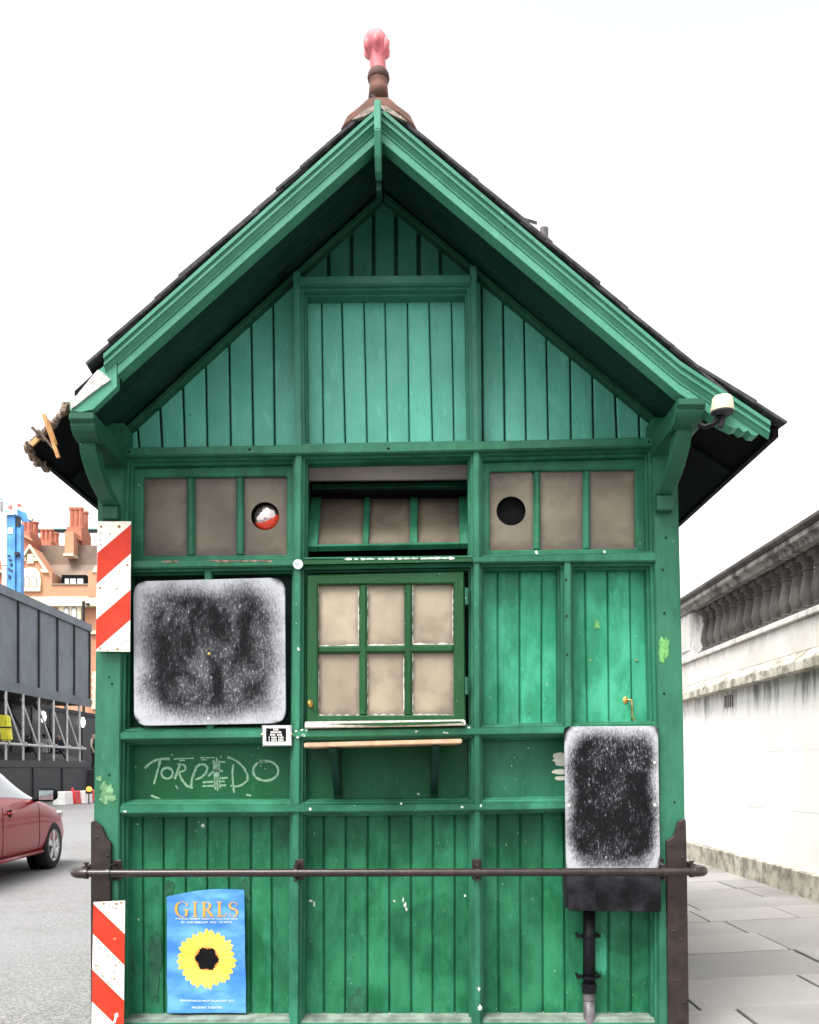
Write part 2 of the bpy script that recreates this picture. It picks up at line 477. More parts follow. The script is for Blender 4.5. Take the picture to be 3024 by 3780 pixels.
# lines of the frame, photo pixels on the frame plane
LP_OUT = [(1500, 366), (1890, 360), (2410, 353), (2700, 350), (3330, 343), (3860, 338)]
LP_IN = [(1600, 460), (1660, 459), (2980, 440), (3860, 437)]
LM_L = [(1000, 1082), (1640, 1091), (1690, 1091), (3000, 1079), (3860, 1076)]
LM_R = [(1000, 1107), (1640, 1114), (1690, 1114), (2900, 1106), (3860, 1100)]
RM_L = [(990, 1736), (1640, 1747), (1690, 1748), (2700, 1750), (3860, 1752)]
RM_R = [(990, 1760), (1640, 1770), (1690, 1770), (2700, 1772), (3860, 1776)]
RP_IN = [(1640, 2410), (2060, 2417), (2690, 2431), (3860, 2434)]
RP_OUT = [(1500, 2496), (1890, 2505), (2218, 2514), (2588, 2522), (2900, 2527), (3860, 2541)]
def hl(pts): return lambda x: interp(pts, x)
R1T, R1B = hl([(461, 1652), (1430, 1637), (2410, 1613)]), hl([(461, 1684), (1430, 1671), (2410, 1647)])
R2T, R2B = hl([(490, 2069), (1312, 2060), (1770, 2055), (2415, 2038)]), hl([(490, 2098), (1312, 2085), (1770, 2077), (2415, 2072)])
R3T, R3B = hl([(440, 2701), (1430, 2692), (1990, 2682), (2430, 2675)]), hl([(440, 2731), (1430, 2718), (1990, 2710), (2430, 2703)])
R4T, R4B = hl([(440, 2973), (1430, 2971), (1990, 2962), (2430, 2957)]), hl([(440, 3004), (1430, 2997), (1990, 2989), (2430, 2984)])
GROUND_PY = CY + (CH - ROAD_Z) * F / YF

def strip(name, left, right, y0, y1, mat, d0=YF, d1=YF + 0.15, n=4, bevel=0.004):
    ys = [lerp(y0, y1, i / n) for i in range(n + 1)]
    poly = [xz(interp(left, q), q, d0) for q in ys] + [xz(interp(right, q), q, d0) for q in reversed(ys)]
    return MB().prism(poly, d0, d1).build(name, mat, hut, bevel=bevel, seg=2)
strip('corner_post', LP_OUT, LP_IN, 1560, GROUND_PY, post_green)
strip('corner_post', RP_IN, RP_OUT, 1540, GROUND_PY, post_green)
strip('gable_post', LM_L, LM_R, 1000, 1650, gable_frame, YF, YF + 0.15)
strip('gable_post', RM_L, RM_R, 980, 1640, gable_frame, YF, YF + 0.15)
LMP = [(R1B, R2T), (R2B, R3T), (R3B, R4T)]
for L_, R_ in ((LM_L, LM_R), (RM_L, RM_R)):
    xm = (interp(L_, 2400) + interp(R_, 2400)) / 2
    strip('post', L_, R_, R1T(xm) + 6, 3790, frame_green, YF + 0.003, YF + 0.148, n=6)
strip('post', [(2000, 2083), (2700, 2086)], [(2000, 2107), (2700, 2111)], 2060, 2700, frame_green, YF + 0.003, YF + 0.15)
strip('muntin', [(2000, 753), (2700, 762)], [(2000, 779), (2700, 788)], 2085, 2712, frame_green, YF + 0.03, YF + 0.15)

def rail(name, x0, x1, top, bot, mat, d0=YF, d1=YF + 0.15, n=6, slope=0):
    xs = [lerp(x0, x1, i / n) for i in range(n + 1)]
    m = MB()
    poly = [xz(q, top(q), d0) for q in xs] + [xz(q, bot(q), d0) for q in reversed(xs)]
    m.prism(poly, d0, d1)
    o = m.build(name, mat, hut, bevel=0.005, seg=2)
    if slope:                                         # weathered top, running back and up
        s = MB()
        a = [W(q, top(q), d0) for q in xs]
        b = [v + Vector((0, 0.115, slope)) for v in a]
        fv, ff = [], []
        for i in range(n):
            p = [a[i] + Vector((0, 0.006, 0.001)), a[i+1] + Vector((0, 0.006, 0.001)), b[i+1], b[i]]
            dn = [v - Vector((0, 0, 0.02)) for v in p]
            k = len(fv); fv += p
            ff.append([k, k+1, k+2, k+3])
        s.add(fv, ff)
        s.build('sill_top', mat, o)
    return o
LPX, RPX = 450, 2424
rail('tie_rail', LPX, RPX - 10, R1T, R1B, frame_green, YF - 0.012)
rail('rail', LPX, RPX, R2T, R2B, frame_green, YF - 0.004, slope=0.012)
rail('rail', LPX - 6, RPX + 6, R3T, R3B, frame_green, YF - 0.004, slope=0.010)
rail('sill_rail', LPX - 8, RPX + 6, R4T, R4B, frame_green, YF - 0.01, slope=0.026)
rail('plinth_board', 400, 2480, lambda x: 3768 - (x - 440) * 0.002, lambda x: 3842, plain('grey_green_plinth', (0.16, 0.20, 0.165), 0.7, var=0.35, scale=14), YF + 0.03, YF + 0.16, slope=0.01)
rail('gable_transom', 1100, 1740, lambda x: 1019 - (x - 1107) * 0.009, lambda x: 1053 - (x - 1107) * 0.009, gable_frame, YF - 0.006)
sash_rail = rail('serving_hatch_head', 1116, 1746, lambda x: R2T(x) + 2, lambda x: R2B(x) - 1, sash_green, YF - 0.009, YF + 0.0)

def inset(q, k, d=YF):                                # shrink a quad given in x,z
    c = [Vector((a, 0, b)) for a, b in q]
    n = len(c); out = []
    for i in range(n):
        p, a, b = c[i], (c[i-1] - c[i]).normalized(), (c[(i+1) % n] - c[i]).normalized()
        s = max(0.2, a.cross(b).length)
        v = p + (a + b) * (k / s)
        out.append((v.x, v.z))
    return out
def opening(L, Rr, T, B):                             # four corners of a panel opening, x,z on the frame plane
    q = []
    for (xl, yl) in ((L, T), (Rr, T), (Rr, B), (L, B)):
        yv = 2000
        xv = 1500
        for _ in range(4):
            xv = interp(xl, yv) if isinstance(xl, list) else xl
            yv = yl(xv)
        q.append((xv, yv))
    return q
def moulding(q, mat, w=0.014, y0=0.028, y1=0.13, second=True):
    o = [xz(a, b, YF) for a, b in q]
    i1 = inset(o, w)
    i0 = inset(o, -0.004)
    m = MB().ring(i0, i1, YF + y0, YF + y1)
    ob = m.build('moulding', mat, hut, bevel=0.003)
    if second:
        i2 = inset(o, w + 0.009)
        MB().ring(inset(o, w - 0.003), i2, YF + y0 + 0.035, YF + y1 + 0.002).build('bead', mat, ob, bevel=0.002)
    return ob

def planks(poly_top, poly_bot, joints, mat, d=YB, gap=0.0055, th=0.02, name='plank', jit=0.0015, groove=None):
    """Vertical boards between consecutive joint lines; each joint is (x_top, x_bottom) in photo pixels at depth d."""
    gx0, gx1 = joints[0], joints[-1]
    gp = [(gx0[0], max(poly_top(gx0[0]), 0)), (gx1[0], poly_top(gx1[0])), (gx1[1], poly_bot(gx1[1])), (gx0[1], poly_bot(gx0[1]))]
    if (gx0[0] < 1415 < gx1[0]) and abs(gp[0][1] - gp[1][1]) < 120 and poly_top(1415) < gp[0][1] - 100: gp.insert(1, (1415, poly_top(1415)))
    if gp[0][1] < gp[-1][1]: MB().prism([xz(p, q, d) for p, q in gp], d + 0.0165, d + 0.019).build('groove_back', groove or mat, hut)
    joints = [joints[0]] + [(a + R.uniform(-2, 2), b + R.uniform(-2, 2)) for a, b in joints[1:-1]] + [joints[-1]]
    for (a, b) in zip(joints, joints[1:]):
        g = gap * R.uniform(0.75, 1.2) * F / d / 2
        tl, tr = a[0] + g, b[0] - g
        bl, br = a[1] + g, b[1] - g
        pts = [(tl, poly_top(tl)), (tr, poly_top(tr)), (br, poly_bot(br)), (bl, poly_bot(bl))]
        if pts[3][1] - pts[0][1] < 4 and pts[2][1] - pts[1][1] < 4: continue
        if pts[3][1] < pts[0][1]: pts[0] = pts[3] = (pts[0][0], pts[3][1])
        yy = d + R.uniform(-jit, jit)
        m = MB().prism([xz(p, q, d) for p, q in pts], yy, yy + th)
        m.build(name, mat, hut, bevel=0.0045)

# dark backing added behind every board to block light, hopper opening left free
bw = MB()
SOF_AP, SOF_L, SOF_R = (-0.1407, 3.975), (-1.39, 2.829), (1.1765, 2.883)
zq = lambda py: xz(0, py, 4.27)[1]
xq = lambda px: xz(px, 0, 4.27)[0]
bw.prism([(xq(345), ROAD_Z), (xq(1128), ROAD_Z), (xq(1128), zq(1700)), (xq(380), zq(1700))], 4.262, 4.30)
bw.prism([(xq(1732), ROAD_Z), (xq(2525), ROAD_Z), (xq(2500), zq(1700)), (xq(1732), zq(1700))], 4.262, 4.30)
bw.prism([(xq(1128), ROAD_Z), (xq(1732), ROAD_Z), (xq(1732), zq(2062)), (xq(1128), zq(2062))], 4.262, 4.30)
bw.prism([(xq(400), zq(1700)), (xq(2480), zq(1700)), (SOF_R[0], SOF_R[1]), SOF_AP, (SOF_L[0], SOF_L[1])], 4.262, 4.30)
bw.build('front_wall', backing_green, hut)

# ---- gable boards, the deep shadow between them painted as dark grooves
wl_l = lambda x: 709 + (1415 - x) * 0.916            # roof line on the wall, left and right
wl_r = lambda x: 709 + (x - 1415) * 0.829
wl = lambda x: wl_l(x) if x < 1415 else wl_r(x)
gb = lambda x: R1T(x) + 4
jl = [430, 511, 596, 683, 766, 851, 934, 1015, 1100]
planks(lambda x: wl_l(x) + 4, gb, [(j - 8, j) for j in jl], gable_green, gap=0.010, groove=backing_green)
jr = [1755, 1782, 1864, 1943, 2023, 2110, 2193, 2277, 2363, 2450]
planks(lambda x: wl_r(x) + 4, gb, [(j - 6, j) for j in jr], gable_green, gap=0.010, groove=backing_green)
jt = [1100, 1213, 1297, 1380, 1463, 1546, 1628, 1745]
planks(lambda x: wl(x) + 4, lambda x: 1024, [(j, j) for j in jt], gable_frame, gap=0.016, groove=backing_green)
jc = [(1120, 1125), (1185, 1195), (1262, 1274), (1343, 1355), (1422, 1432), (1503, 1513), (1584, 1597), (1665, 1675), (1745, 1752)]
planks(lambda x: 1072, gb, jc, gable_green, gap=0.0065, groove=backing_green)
q = opening(LM_R, RM_L, lambda x: 1053 - (x - 1107) * 0.009, R1T)
moulding(q, gable_frame, w=0.013, y0=0.02)
# trim strips where the roof meets the wall
def slope_strip(name, x0, x1, fn, w, d0, d1, mat):
    m = MB().prism([xz(x0, fn(x0), d0), xz(x1, fn(x1), d0), xz(x1, fn(x1) + w, d0), xz(x0, fn(x0) + w, d0)], d0, d1)
    return m.build(name, mat, hut, bevel=0.003)
slope_strip('verge_trim', 425, 1413, lambda x: wl_l(x) - 6, 26, YB - 0.05, YB + 0.03, bracket_green)
slope_strip('verge_trim', 1417, 2460, lambda x: wl_r(x) - 6, 26, YB - 0.05, YB + 0.03, bracket_green)

# ---- boards of the lower walls
low_t, low_b = lambda x: R4B(x) - 6, lambda x: 3775
jb = [(440, 445), (524, 529), (605, 609), (686, 686), (766, 765), (846, 845), (928, 926), (1006, 1006), (1090, 1088)]
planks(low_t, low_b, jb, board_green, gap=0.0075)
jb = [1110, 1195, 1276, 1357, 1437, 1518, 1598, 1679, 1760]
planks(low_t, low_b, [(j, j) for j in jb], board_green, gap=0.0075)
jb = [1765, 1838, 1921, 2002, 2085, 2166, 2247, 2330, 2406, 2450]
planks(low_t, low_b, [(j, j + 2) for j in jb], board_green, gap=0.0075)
jb = [(1770, 1768), (1838, 1838), (1919, 1920), (2001, 2001), (2084, 2084)]
mid_t, mid_b = lambda x: R2B(x) - 4, lambda x: R3T(x) + 3
light_board = paint('light_board_green', (0.0156, 0.1682, 0.0815), (0.0540, 0.3393, 0.2073), fade_amt=0.85)
planks(mid_t, mid_b, jb, light_board, gap=0.0055)
planks(mid_t, mid_b, [(2098, 2104), (2159, 2170), (2241, 2250), (2323, 2334), (2440, 2446)], light_board, gap=0.0055)
planks(mid_t, mid_b, [(440, 445), (524, 526), (605, 606), (686, 686), (766, 766), (846, 846), (928, 928), (1006, 1006), (1090, 1090)], backing_green, gap=0.006, d=YB)
# plain panels of the narrow band
def panel(x0, x1, mat):
    m = MB().prism([xz(x0, R3B(x0) - 4, YB), xz(x1, R3B(x1) - 4, YB), xz(x1, R4T(x1) + 4, YB), xz(x0, R4T(x0) + 4, YB)], YB, YB + 0.02)
    return m.build('panel', mat, hut)
panel(430, 1100, panel_green)
panel(1102, 1756, panel_green)
panel(1758, 2450, paint('bright_panel_green', (0.009, 0.085, 0.042), (0.026, 0.135, 0.078)))

for L_, R_, T_, B_ in ((LP_IN, LM_L, R1B, R2T), (LM_R, RM_L, R1B, R2T), (RM_R, RP_IN, R1B, R2T),
                       (LP_IN, LM_L, R2B, R3T), (LM_R, RM_L, R2B, R3T), (RM_R, [(2000, 2083), (2700, 2086)], R2B, R3T), ([(2000, 2107), (2700, 2111)], RP_IN, R2B, R3T),
                       (LP_IN, LM_L, R3B, R4T), (LM_R, RM_L, R3B, R4T), (RM_R, RP_IN, R3B, R4T),
                       (LP_IN, LM_L, R4B, lambda x: 3790), (LM_R, RM_L, R4B, lambda x: 3790), (RM_R, RP_IN, R4B, lambda x: 3790)):
    moulding(opening(L_, R_, T_, B_), frame_green, w=0.012)

# ---- windows
def window(name, outer, panes, d, mat, pane_d=0.022, label=None, hole=None, rails=None, glass=None):
    """A sash with its frame, glazing bars and panes. Panes: list of (x0, y0, x1, y1) in photo pixels at depth d."""
    w0 = W((outer[0][0] + outer[2][0]) / 2, outer[2][1], d)
    e = bpy.data.objects.new(name, None); COL.objects.link(e); e.parent = hut
    e.location = w0 - WL[hut]; WL[e] = w0
    if label: e['label'] = label
    x0 = min(p[0] for p in panes); x1 = max(p[2] for p in panes)
    rows = sorted(set(round((p[1] + p[3]) / 2 / 150) for p in panes))
    ytop = min(p[1] for p in panes); ybot = max(p[3] for p in panes)
    left = [p for p in panes if p[0] < x0 + 10]; right = [p for p in panes if p[2] > x1 - 10]
    inner = [(x0, min(p[1] for p in left)), (x1, min(p[1] for p in right)), (x1, max(p[3] for p in right)), (x0, max(p[3] for p in left))]
    MB().ring([xz(a, b, d) for a, b in outer], [xz(a, b, d) for a, b in inner], d, d + 0.04).build('sash_frame', mat, e, bevel=0.006)
    top = lambda x: lerp(inner[0][1], inner[1][1], (x - x0) / (x1 - x0))
    bot = lambda x: lerp(inner[3][1], inner[2][1], (x - x0) / (x1 - x0))
    cols = sorted(set((p[0], p[2]) for p in panes))
    ps = sorted(panes, key=lambda p: p[0])
    bars = []
    toprow = sorted([p for p in panes if p[1] < ytop + 40], key=lambda p: p[0])
    for a, b in zip(toprow, toprow[1:]):
        bars.append((a[2], b[0]))
    for a, b in bars:
        MB().prism([xz(a, top(a) - 2, d), xz(b, top(b) - 2, d), xz(b, bot(b) + 2, d), xz(a, bot(a) + 2, d)], d + 0.004, d + 0.036).build('glazing_bar', mat, e, bevel=0.009)
    if rails:
        MB().prism([xz(x0 - 2, rails[0], d), xz(x1 + 2, rails[1], d), xz(x1 + 2, rails[3], d), xz(x0 - 2, rails[2], d)], d + 0.006, d + 0.034).build('glazing_bar', mat, e, bevel=0.009)
    for k, p in enumerate(panes):
        dp = d + pane_d
        ex = 4
        lo, hi = xz(p[0] - ex, p[3] + ex, d), xz(p[2] + ex, p[1] - ex, d)
        quad = [(lo[0], lo[1]), (hi[0], lo[1]), (hi[0], hi[1]), (lo[0], hi[1])]
        if hole and k == hole[0]:
            c = xz(hole[1], hole[2], dp); r = hole[3] * dp / F
            n = 40; circ, sq = [], []
            cxm, czm = (lo[0] + hi[0]) / 2, (lo[1] + hi[1]) / 2
            for i in range(n):
                a = 2 * PI * i / n
                circ.append((c[0] + r * math.cos(a), c[1] + r * math.sin(a)))
                dx, dz = math.cos(a), math.sin(a)                     # where the ray leaves the pane
                tx = ((hi[0] if dx > 0 else lo[0]) - c[0]) / dx if abs(dx) > 1e-6 else 9
                tz = ((hi[1] if dz > 0 else lo[1]) - c[1]) / dz if abs(dz) > 1e-6 else 9
                tt = min(tx, tz)
                sq.append((c[0] + dx * tt, c[1] + dz * tt))
            MB().ring(sq, circ, dp, dp + 0.006).build('pane', glass or pane_mat, e)
        else:
            MB().prism(quad, dp, dp + 0.006).build('pane', glass or pane_mat, e)
    return e
win_l = window('window', [(470, 1728), (1096, 1716), (1096, 2075), (470, 2085)],
               [(528, 1761, 688, 2051), (717, 1759, 871, 2050), (899, 1757, 1059, 2048)], YF + 0.095, frame_green, hole=(2, 979, 1905, 52),
               label='three-light window with a shiny round vent in its right pane')
win_r = window('window', [(1768, 1706), (2420, 1690), (2420, 2055), (1768, 2072)],
               [(1808, 1739, 1971, 2031), (1996, 1735, 2154, 2028), (2180, 1731, 2347, 2025)], YF + 0.095, frame_green, hole=(0, 1887, 1886, 54),
               label='three-light window with an open round hole in its left pane')
# dark duct behind each round hole
for win, hx, hy, hr in ((win_l, 979, 1905, 56), (win_r, 1887, 1886, 58)):
    c = W(hx, hy, YF + 0.115); r = hr * (YF + 0.115) / F
    m = MB(); n = 32
    ring0 = [(c.x + r*math.cos(2*PI*i/n), c.y + 0.008, c.z + r*math.sin(2*PI*i/n)) for i in range(n)]
    ring1 = [(x, y + 0.032, z) for x, y, z in ring0]
    m.add(ring0 + ring1, [[i, (i+1) % n, n + (i+1) % n, n + i] for i in range(n)] + [[n + i for i in range(n)]])
    m.build('duct', black_matte, win)
# the shiny lens sitting in the left hole: mirror-bright above, red rim below
def lens_material():
    t = NT('red_silver_reflector'); x, yy, z = t.sep(t.pos('object'))
    edge = t.math('ADD', z, t.math('MULTIPLY', x, -0.35))
    bow = t.math('ADD', edge, t.math('MULTIPLY', t.math('MULTIPLY', x, x), -6.0))
    f = t.ramp(bow, -0.024, -0.021)
    t.set('Base Color', t.mix(f, (0.60, 0.045, 0.018), (0.42, 0.36, 0.345)))
    t.set('Metallic', t.math('MULTIPLY', f, 0.95)); t.set('Roughness', 0.16)
    fac = t.n('TexVoronoi'); t.l(t.pos('object'), fac.inputs['Vector']); fac.inputs['Scale'].default_value = 70
    t.bump(fac.outputs['Distance'], 0.3, 0.004)
    return t.m
c = W(983, 1908, YF + 0.12); r = 49 * 4.22 / F
prof = [(r * math.cos(a), -0.5 * r * math.sin(a)) for a in [PI / 2 * i / 8 for i in range(9)]]
prof[-1] = (0.0005, prof[-1][1])
m = MB().lathe(prof, (c.x, c.y + 0.02, c.z), n=36, axis='y')
lens = m.build('vent_reflector', lens_material(), win_l, smooth=True, origin=Vector((c.x, c.y, c.z)))

# casement over the serving shelf
cas = [(1174, 2158, 1326, 2384), (1355, 2157, 1493, 2382), (1522, 2154, 1674, 2378),
       (1174, 2411, 1326, 2641), (1355, 2409, 1493, 2640), (1522, 2407, 1676, 2639)]
win_c = window('window', [(1134, 2121), (1714, 2108), (1720, 2678), (1132, 2682)], cas, YF + 0.022, sash_green, pane_d=0.026, rails=(2384, 2378, 2411, 2407), glass=pale_pane,
               label='six-pane casement with chipped putty, yellower green than the rest')
for p in cas:                                         # cracked putty along pane edges
    d = YF + 0.044
    m = MB()
    def ragged(pts, w, horiz):
        k = max(5, int(math.hypot(pts[1][0]-pts[0][0], pts[1][1]-pts[0][1]) / 14))
        a, b = [], []
        for i in range(k + 1):
            x = lerp(pts[0][0], pts[1][0], i / k); yv = lerp(pts[0][1], pts[1][1], i / k)
            q = w * R.choice((0.15, 0.5, 0.9, 1.2))
            a.append((x, yv)); b.append((x, yv - q) if horiz else (x + q, yv))
        m.prism([xz(u, v, d) for u, v in a + b[::-1]], d - 0.001, d + 0.002)
    ragged([(p[0] - 1, p[1]), (p[0] - 1, p[3])], 5, False)
    ragged([(p[0], p[3] + 2), (p[2], p[3] + 1)], 6, True)
    if R.random() < 0.6: ragged([(p[2] - 4, p[1] + 20), (p[2] - 4, p[3] - 10)], 4, False)
    m.build('putty_line', putty, win_c)
# worn white weather bar under the casement
MB().prism([xz(1128, 2665, YF), xz(1716, 2657, YF), xz(1720, 2678, YF), xz(1128, 2689, YF)], YF - 0.03, YF + 0.02).build('weather_bar', putty, win_c, bevel=0.004, seg=2)
m = MB()
m.prism([xz(1210, 2672, YF - 0.03), xz(1560, 2665, YF - 0.03), xz(1700, 2662, YF - 0.03), xz(1716, 2668, YF - 0.03), xz(1600, 2674, YF - 0.03), xz(1420, 2680, YF - 0.03), xz(1300, 2676, YF - 0.03)], YF - 0.0325, YF - 0.029)
m.build('paint_remnant', sash_green, win_c)
for hy in ((2171, 2232), (2500, 2563)):
    a, b = W(1722, hy[0], YF), W(1723, hy[1], YF)
    m = MB().tube([a + Vector((0, -0.004, 0)), b + Vector((0, -0.004, 0))], 0.008, 10)
    m.box((a.x - 0.002, YF + 0.003, b.z), (a.x + 0.010, YF + 0.03, a.z))
    m.build('hinge', bracket_green, win_c)
c = W(1145, 2598, YF + 0.02)
m = MB().lathe([(0.013, 0), (0.014, -0.004), (0.010, -0.008), (0.006, -0.012), (0.009, -0.02), (0.0095, -0.026), (0.004, -0.031), (0.0003, -0.032)], (c.x, c.y, c.z), n=18, axis='y')
for v in m.v: v.z = c.z + (v.z - c.z) * 1.35
m.build('knob', brass, win_c, smooth=True)

# hopper light in the middle of the upper row, tilted inwards
hop = bpy.data.objects.new('hopper_window', None); COL.objects.link(hop); hop.parent = hut
hop['label'] = 'three-light hopper window tilted inwards'
h0 = W(1430, 2040, 4.22); hop.location = h0 - WL[hut]; WL[hop] = h0
C00, C10, C01, C11 = W(1137, 2038, 4.22), W(1731, 2027, 4.22), W(1154, 1806, 4.52), W(1726, 1798, 4.52)
nrm = (C10 - C00).cross(C01 - C00).normalized()
if nrm.y > 0: nrm = -nrm
def hq(u, v, k=0.0): return lerp(lerp(C00, C10, u), lerp(C01, C11, u), v) + nrm * k
def hbar(name, u0, v0, u1, v1, k0, k1, mat):
    cs = [(u0, v0), (u1, v0), (u1, v1), (u0, v1)]
    return MB().hexa([hq(a, b, k0) for a, b in cs], [hq(a, b, k1) for a, b in cs]).build(name, mat, hop, bevel=0.003)
us = [0.063, 0.34, 0.378, 0.633, 0.68, 0.942]
hbar('sash_frame', 0, 0, us[0], 1, 0, 0.035, frame_green)
hbar('sash_frame', us[5], 0, 1, 1, 0, 0.035, frame_green)
hbar('sash_frame', us[0], 0.92, us[5], 1, 0, 0.034, frame_green)
hbar('sash_frame', us[0], 0, us[5], 0.03, 0, 0.034, frame_green)
hbar('glazing_bar', us[1], 0.03, us[2], 0.92, 0, 0.032, frame_green)
hbar('glazing_bar', us[3], 0.03, us[4], 0.92, 0, 0.032, frame_green)
for a, b in ((0, 1), (2, 3), (4, 5)):
    hbar('pane', us[a] - 0.004, 0.02, us[b] + 0.004, 0.93, 0.004, 0.012, pane_mat)
# inside of the hut seen over the hopper, its darkness painted as black slabs
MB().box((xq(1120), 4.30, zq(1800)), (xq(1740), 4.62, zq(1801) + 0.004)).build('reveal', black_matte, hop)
cl = W(1430, 1760, 4.5)
MB().prism([xz(1128, 1690, 4.40), xz(1738, 1682, 4.40), xz(1738, 1768, 4.40), xz(1128, 1774, 4.40)], 4.40, 4.42).build('ceiling_board', ceiling_white, hop)
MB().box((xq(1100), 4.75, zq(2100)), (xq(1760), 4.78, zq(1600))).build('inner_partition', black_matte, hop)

# ---- side and back walls
sx0, sx1 = W(352, 0, YF).x, W(2514, 0, YF).x
for x0, x1 in ((sx0, sx0 + 0.05), (sx1 - 0.05, sx1)):
    w = MB().box((x0, YF + 0.152, ROAD_Z), (x1, BACK, 2.80)).build('side_wall', post_green, hut)
    xx = x0 - 0.014 if x0 < 0 else x1
    for k in range(6):
        yy = YF + 0.155 + k * (BACK - YF - 0.30) / 5
        MB().box((xx, yy, ROAD_Z), (xx + 0.014, yy + 0.11, 2.79)).build('post', post_green, w, bevel=0.003)
    for zz in (0.95, 1.25, 2.05):
        MB().box((xx + 0.002, YF + 0.27, zz), (xx + 0.012, BACK - 0.1, zz + 0.07)).build('rail', frame_green, w, bevel=0.003)
MB().prism([(sx0 + 0.051, ROAD_Z), (sx1 - 0.051, ROAD_Z), (sx1 - 0.051, 2.78), SOF_AP, (sx0 + 0.051, 2.78)], BACK - 0.06, BACK).build('back_wall', board_green, hut)

# ================================================================== roof
roof = bpy.data.objects.new('roof', None); COL.objects.link(roof); roof.parent = hut
WL[roof] = Vector((-0.14, 4.1, 2.7)); roof.location = WL[roof] - WL[hut]
Y0R, Y1R = 3.74, 9.75
AP = Vector((-0.141, 0, 4.040))
def soffit(x):                                        # underside of the roof
    if x < -0.1407: return 3.975 - (-0.1407 - x) * 0.917
    if x < 1.08: return 3.970 - (x + 0.1407) * 0.845
    return 3.970 - 1.2207 * 0.845 - (x - 1.08) * 0.665
EL, ER = -1.63, 1.525
# soffit boards run down the slope, deck lies above them
for side, xe in ((-1, EL), (1, ER)):
    yb = Y0R + 0.012
    k = 0
    while yb < YB + 0.02:
        y1 = yb + 0.118
        xs = [-0.1407 + side * 0.002, (1.08 if side > 0 else -0.9), xe - side * 0.01]
        xs[-1] = (-1.40 - 0.02 * (k % 2)) if side < 0 else 1.20 + 0.02 * (k % 2)
        a = [(x, yb + 0.002, soffit(x)) for x in xs] + [(x, yb + 0.002, soffit(x) + 0.014) for x in reversed(xs)]
        b = [(x, y1 - 0.002, soffit(x)) for x in xs] + [(x, y1 - 0.002, soffit(x) + 0.014) for x in reversed(xs)]
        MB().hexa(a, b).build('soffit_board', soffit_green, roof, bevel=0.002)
        yb = y1; k += 1
    xs = [-0.1407, (1.08 if side > 0 else -0.9), xe]
    for ya, yz_, xe_ in ((Y0R + 0.01, 3.80, xe if side > 0 else -1.42), (3.80, Y1R, xe)):
        xs[-1] = xe_
        a = [(x, ya, soffit(x) + 0.015) for x in xs] + [(x, ya, soffit(x) + 0.034) for x in reversed(xs)]
        b = [(x, yz_, soffit(x) + 0.015) for x in xs] + [(x, yz_, soffit(x) + 0.034) for x in reversed(xs)]
        MB().hexa(a, b).build('roof_deck', black_matte, roof)
    # eaves soffit beyond the front overhang
    xs = [(sx0 + 0.02) if side < 0 else (sx1 - 0.02), xe - side * 0.01]
    a = [(x, YB + 0.02, soffit(x) - 0.001) for x in xs] + [(x, YB + 0.02, soffit(x) + 0.013) for x in reversed(xs)]
    b = [(x, BACK, soffit(x) - 0.001) for x in xs] + [(x, BACK, soffit(x) + 0.013) for x in reversed(xs)]
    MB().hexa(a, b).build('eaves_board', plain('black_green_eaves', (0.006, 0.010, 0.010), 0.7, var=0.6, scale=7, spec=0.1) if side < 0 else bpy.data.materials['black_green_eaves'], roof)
    # tilting fillet along the eaves
    yst = Y0R if side > 0 else 3.86
    MB().box((xe - 0.02, yst, soffit(xe) - 0.004), (xe + 0.004, Y1R, soffit(xe) + 0.034)).build('eaves_fillet', black_matte, roof)

# slates: shared mesh, verge columns as single slates
def slate_mesh(L_, Wd, th, seed):
    rr = random.Random(seed)
    m = MB()
    j = lambda: rr.uniform(-0.012, 0.012)
    cs = [(0, -Wd/2 + 0.003), (L_ + j(), -Wd/2 + 0.003 + j()*0.4), (L_ + j(), Wd/2 - 0.003), (0, Wd/2 - 0.003)]
    m.hexa([(a, b, 0) for a, b in cs], [(a, b, th) for a, b in cs])
    me = m.mesh('slate', Vector(), bevel=0.0025)
    me.materials.append(slate_dark)
    return me
EXPO, SW, SL = 0.135, 0.26, 0.29
meshes = [slate_mesh(SL, SW, 0.014, s) for s in range(6)]
stuff = MB()
def slate_rows(side):
    pts = []
    if side < 0:
        u = Vector((-1, 0, -0.907)).normalized(); p0 = Vector((-0.141, 0, 4.016)); ln = 2.02
        path = [(p0 + u * s, u) for s in [EXPO * i for i in range(int((ln - 0.05) / EXPO))]]
    else:
        u1 = Vector((1, 0, -0.842)).normalized(); u2 = Vector((1, 0, -0.665)).normalized()
        p0 = Vector((-0.141, 0, 4.012)); s1 = 1.622
        path = []
        s = -0.04
        while s < 1.87:
            path.append((p0 + u1 * s, u1) if s < s1 else (p0 + u1 * s1 + u2 * (s - s1), u2)); s += EXPO
    return path
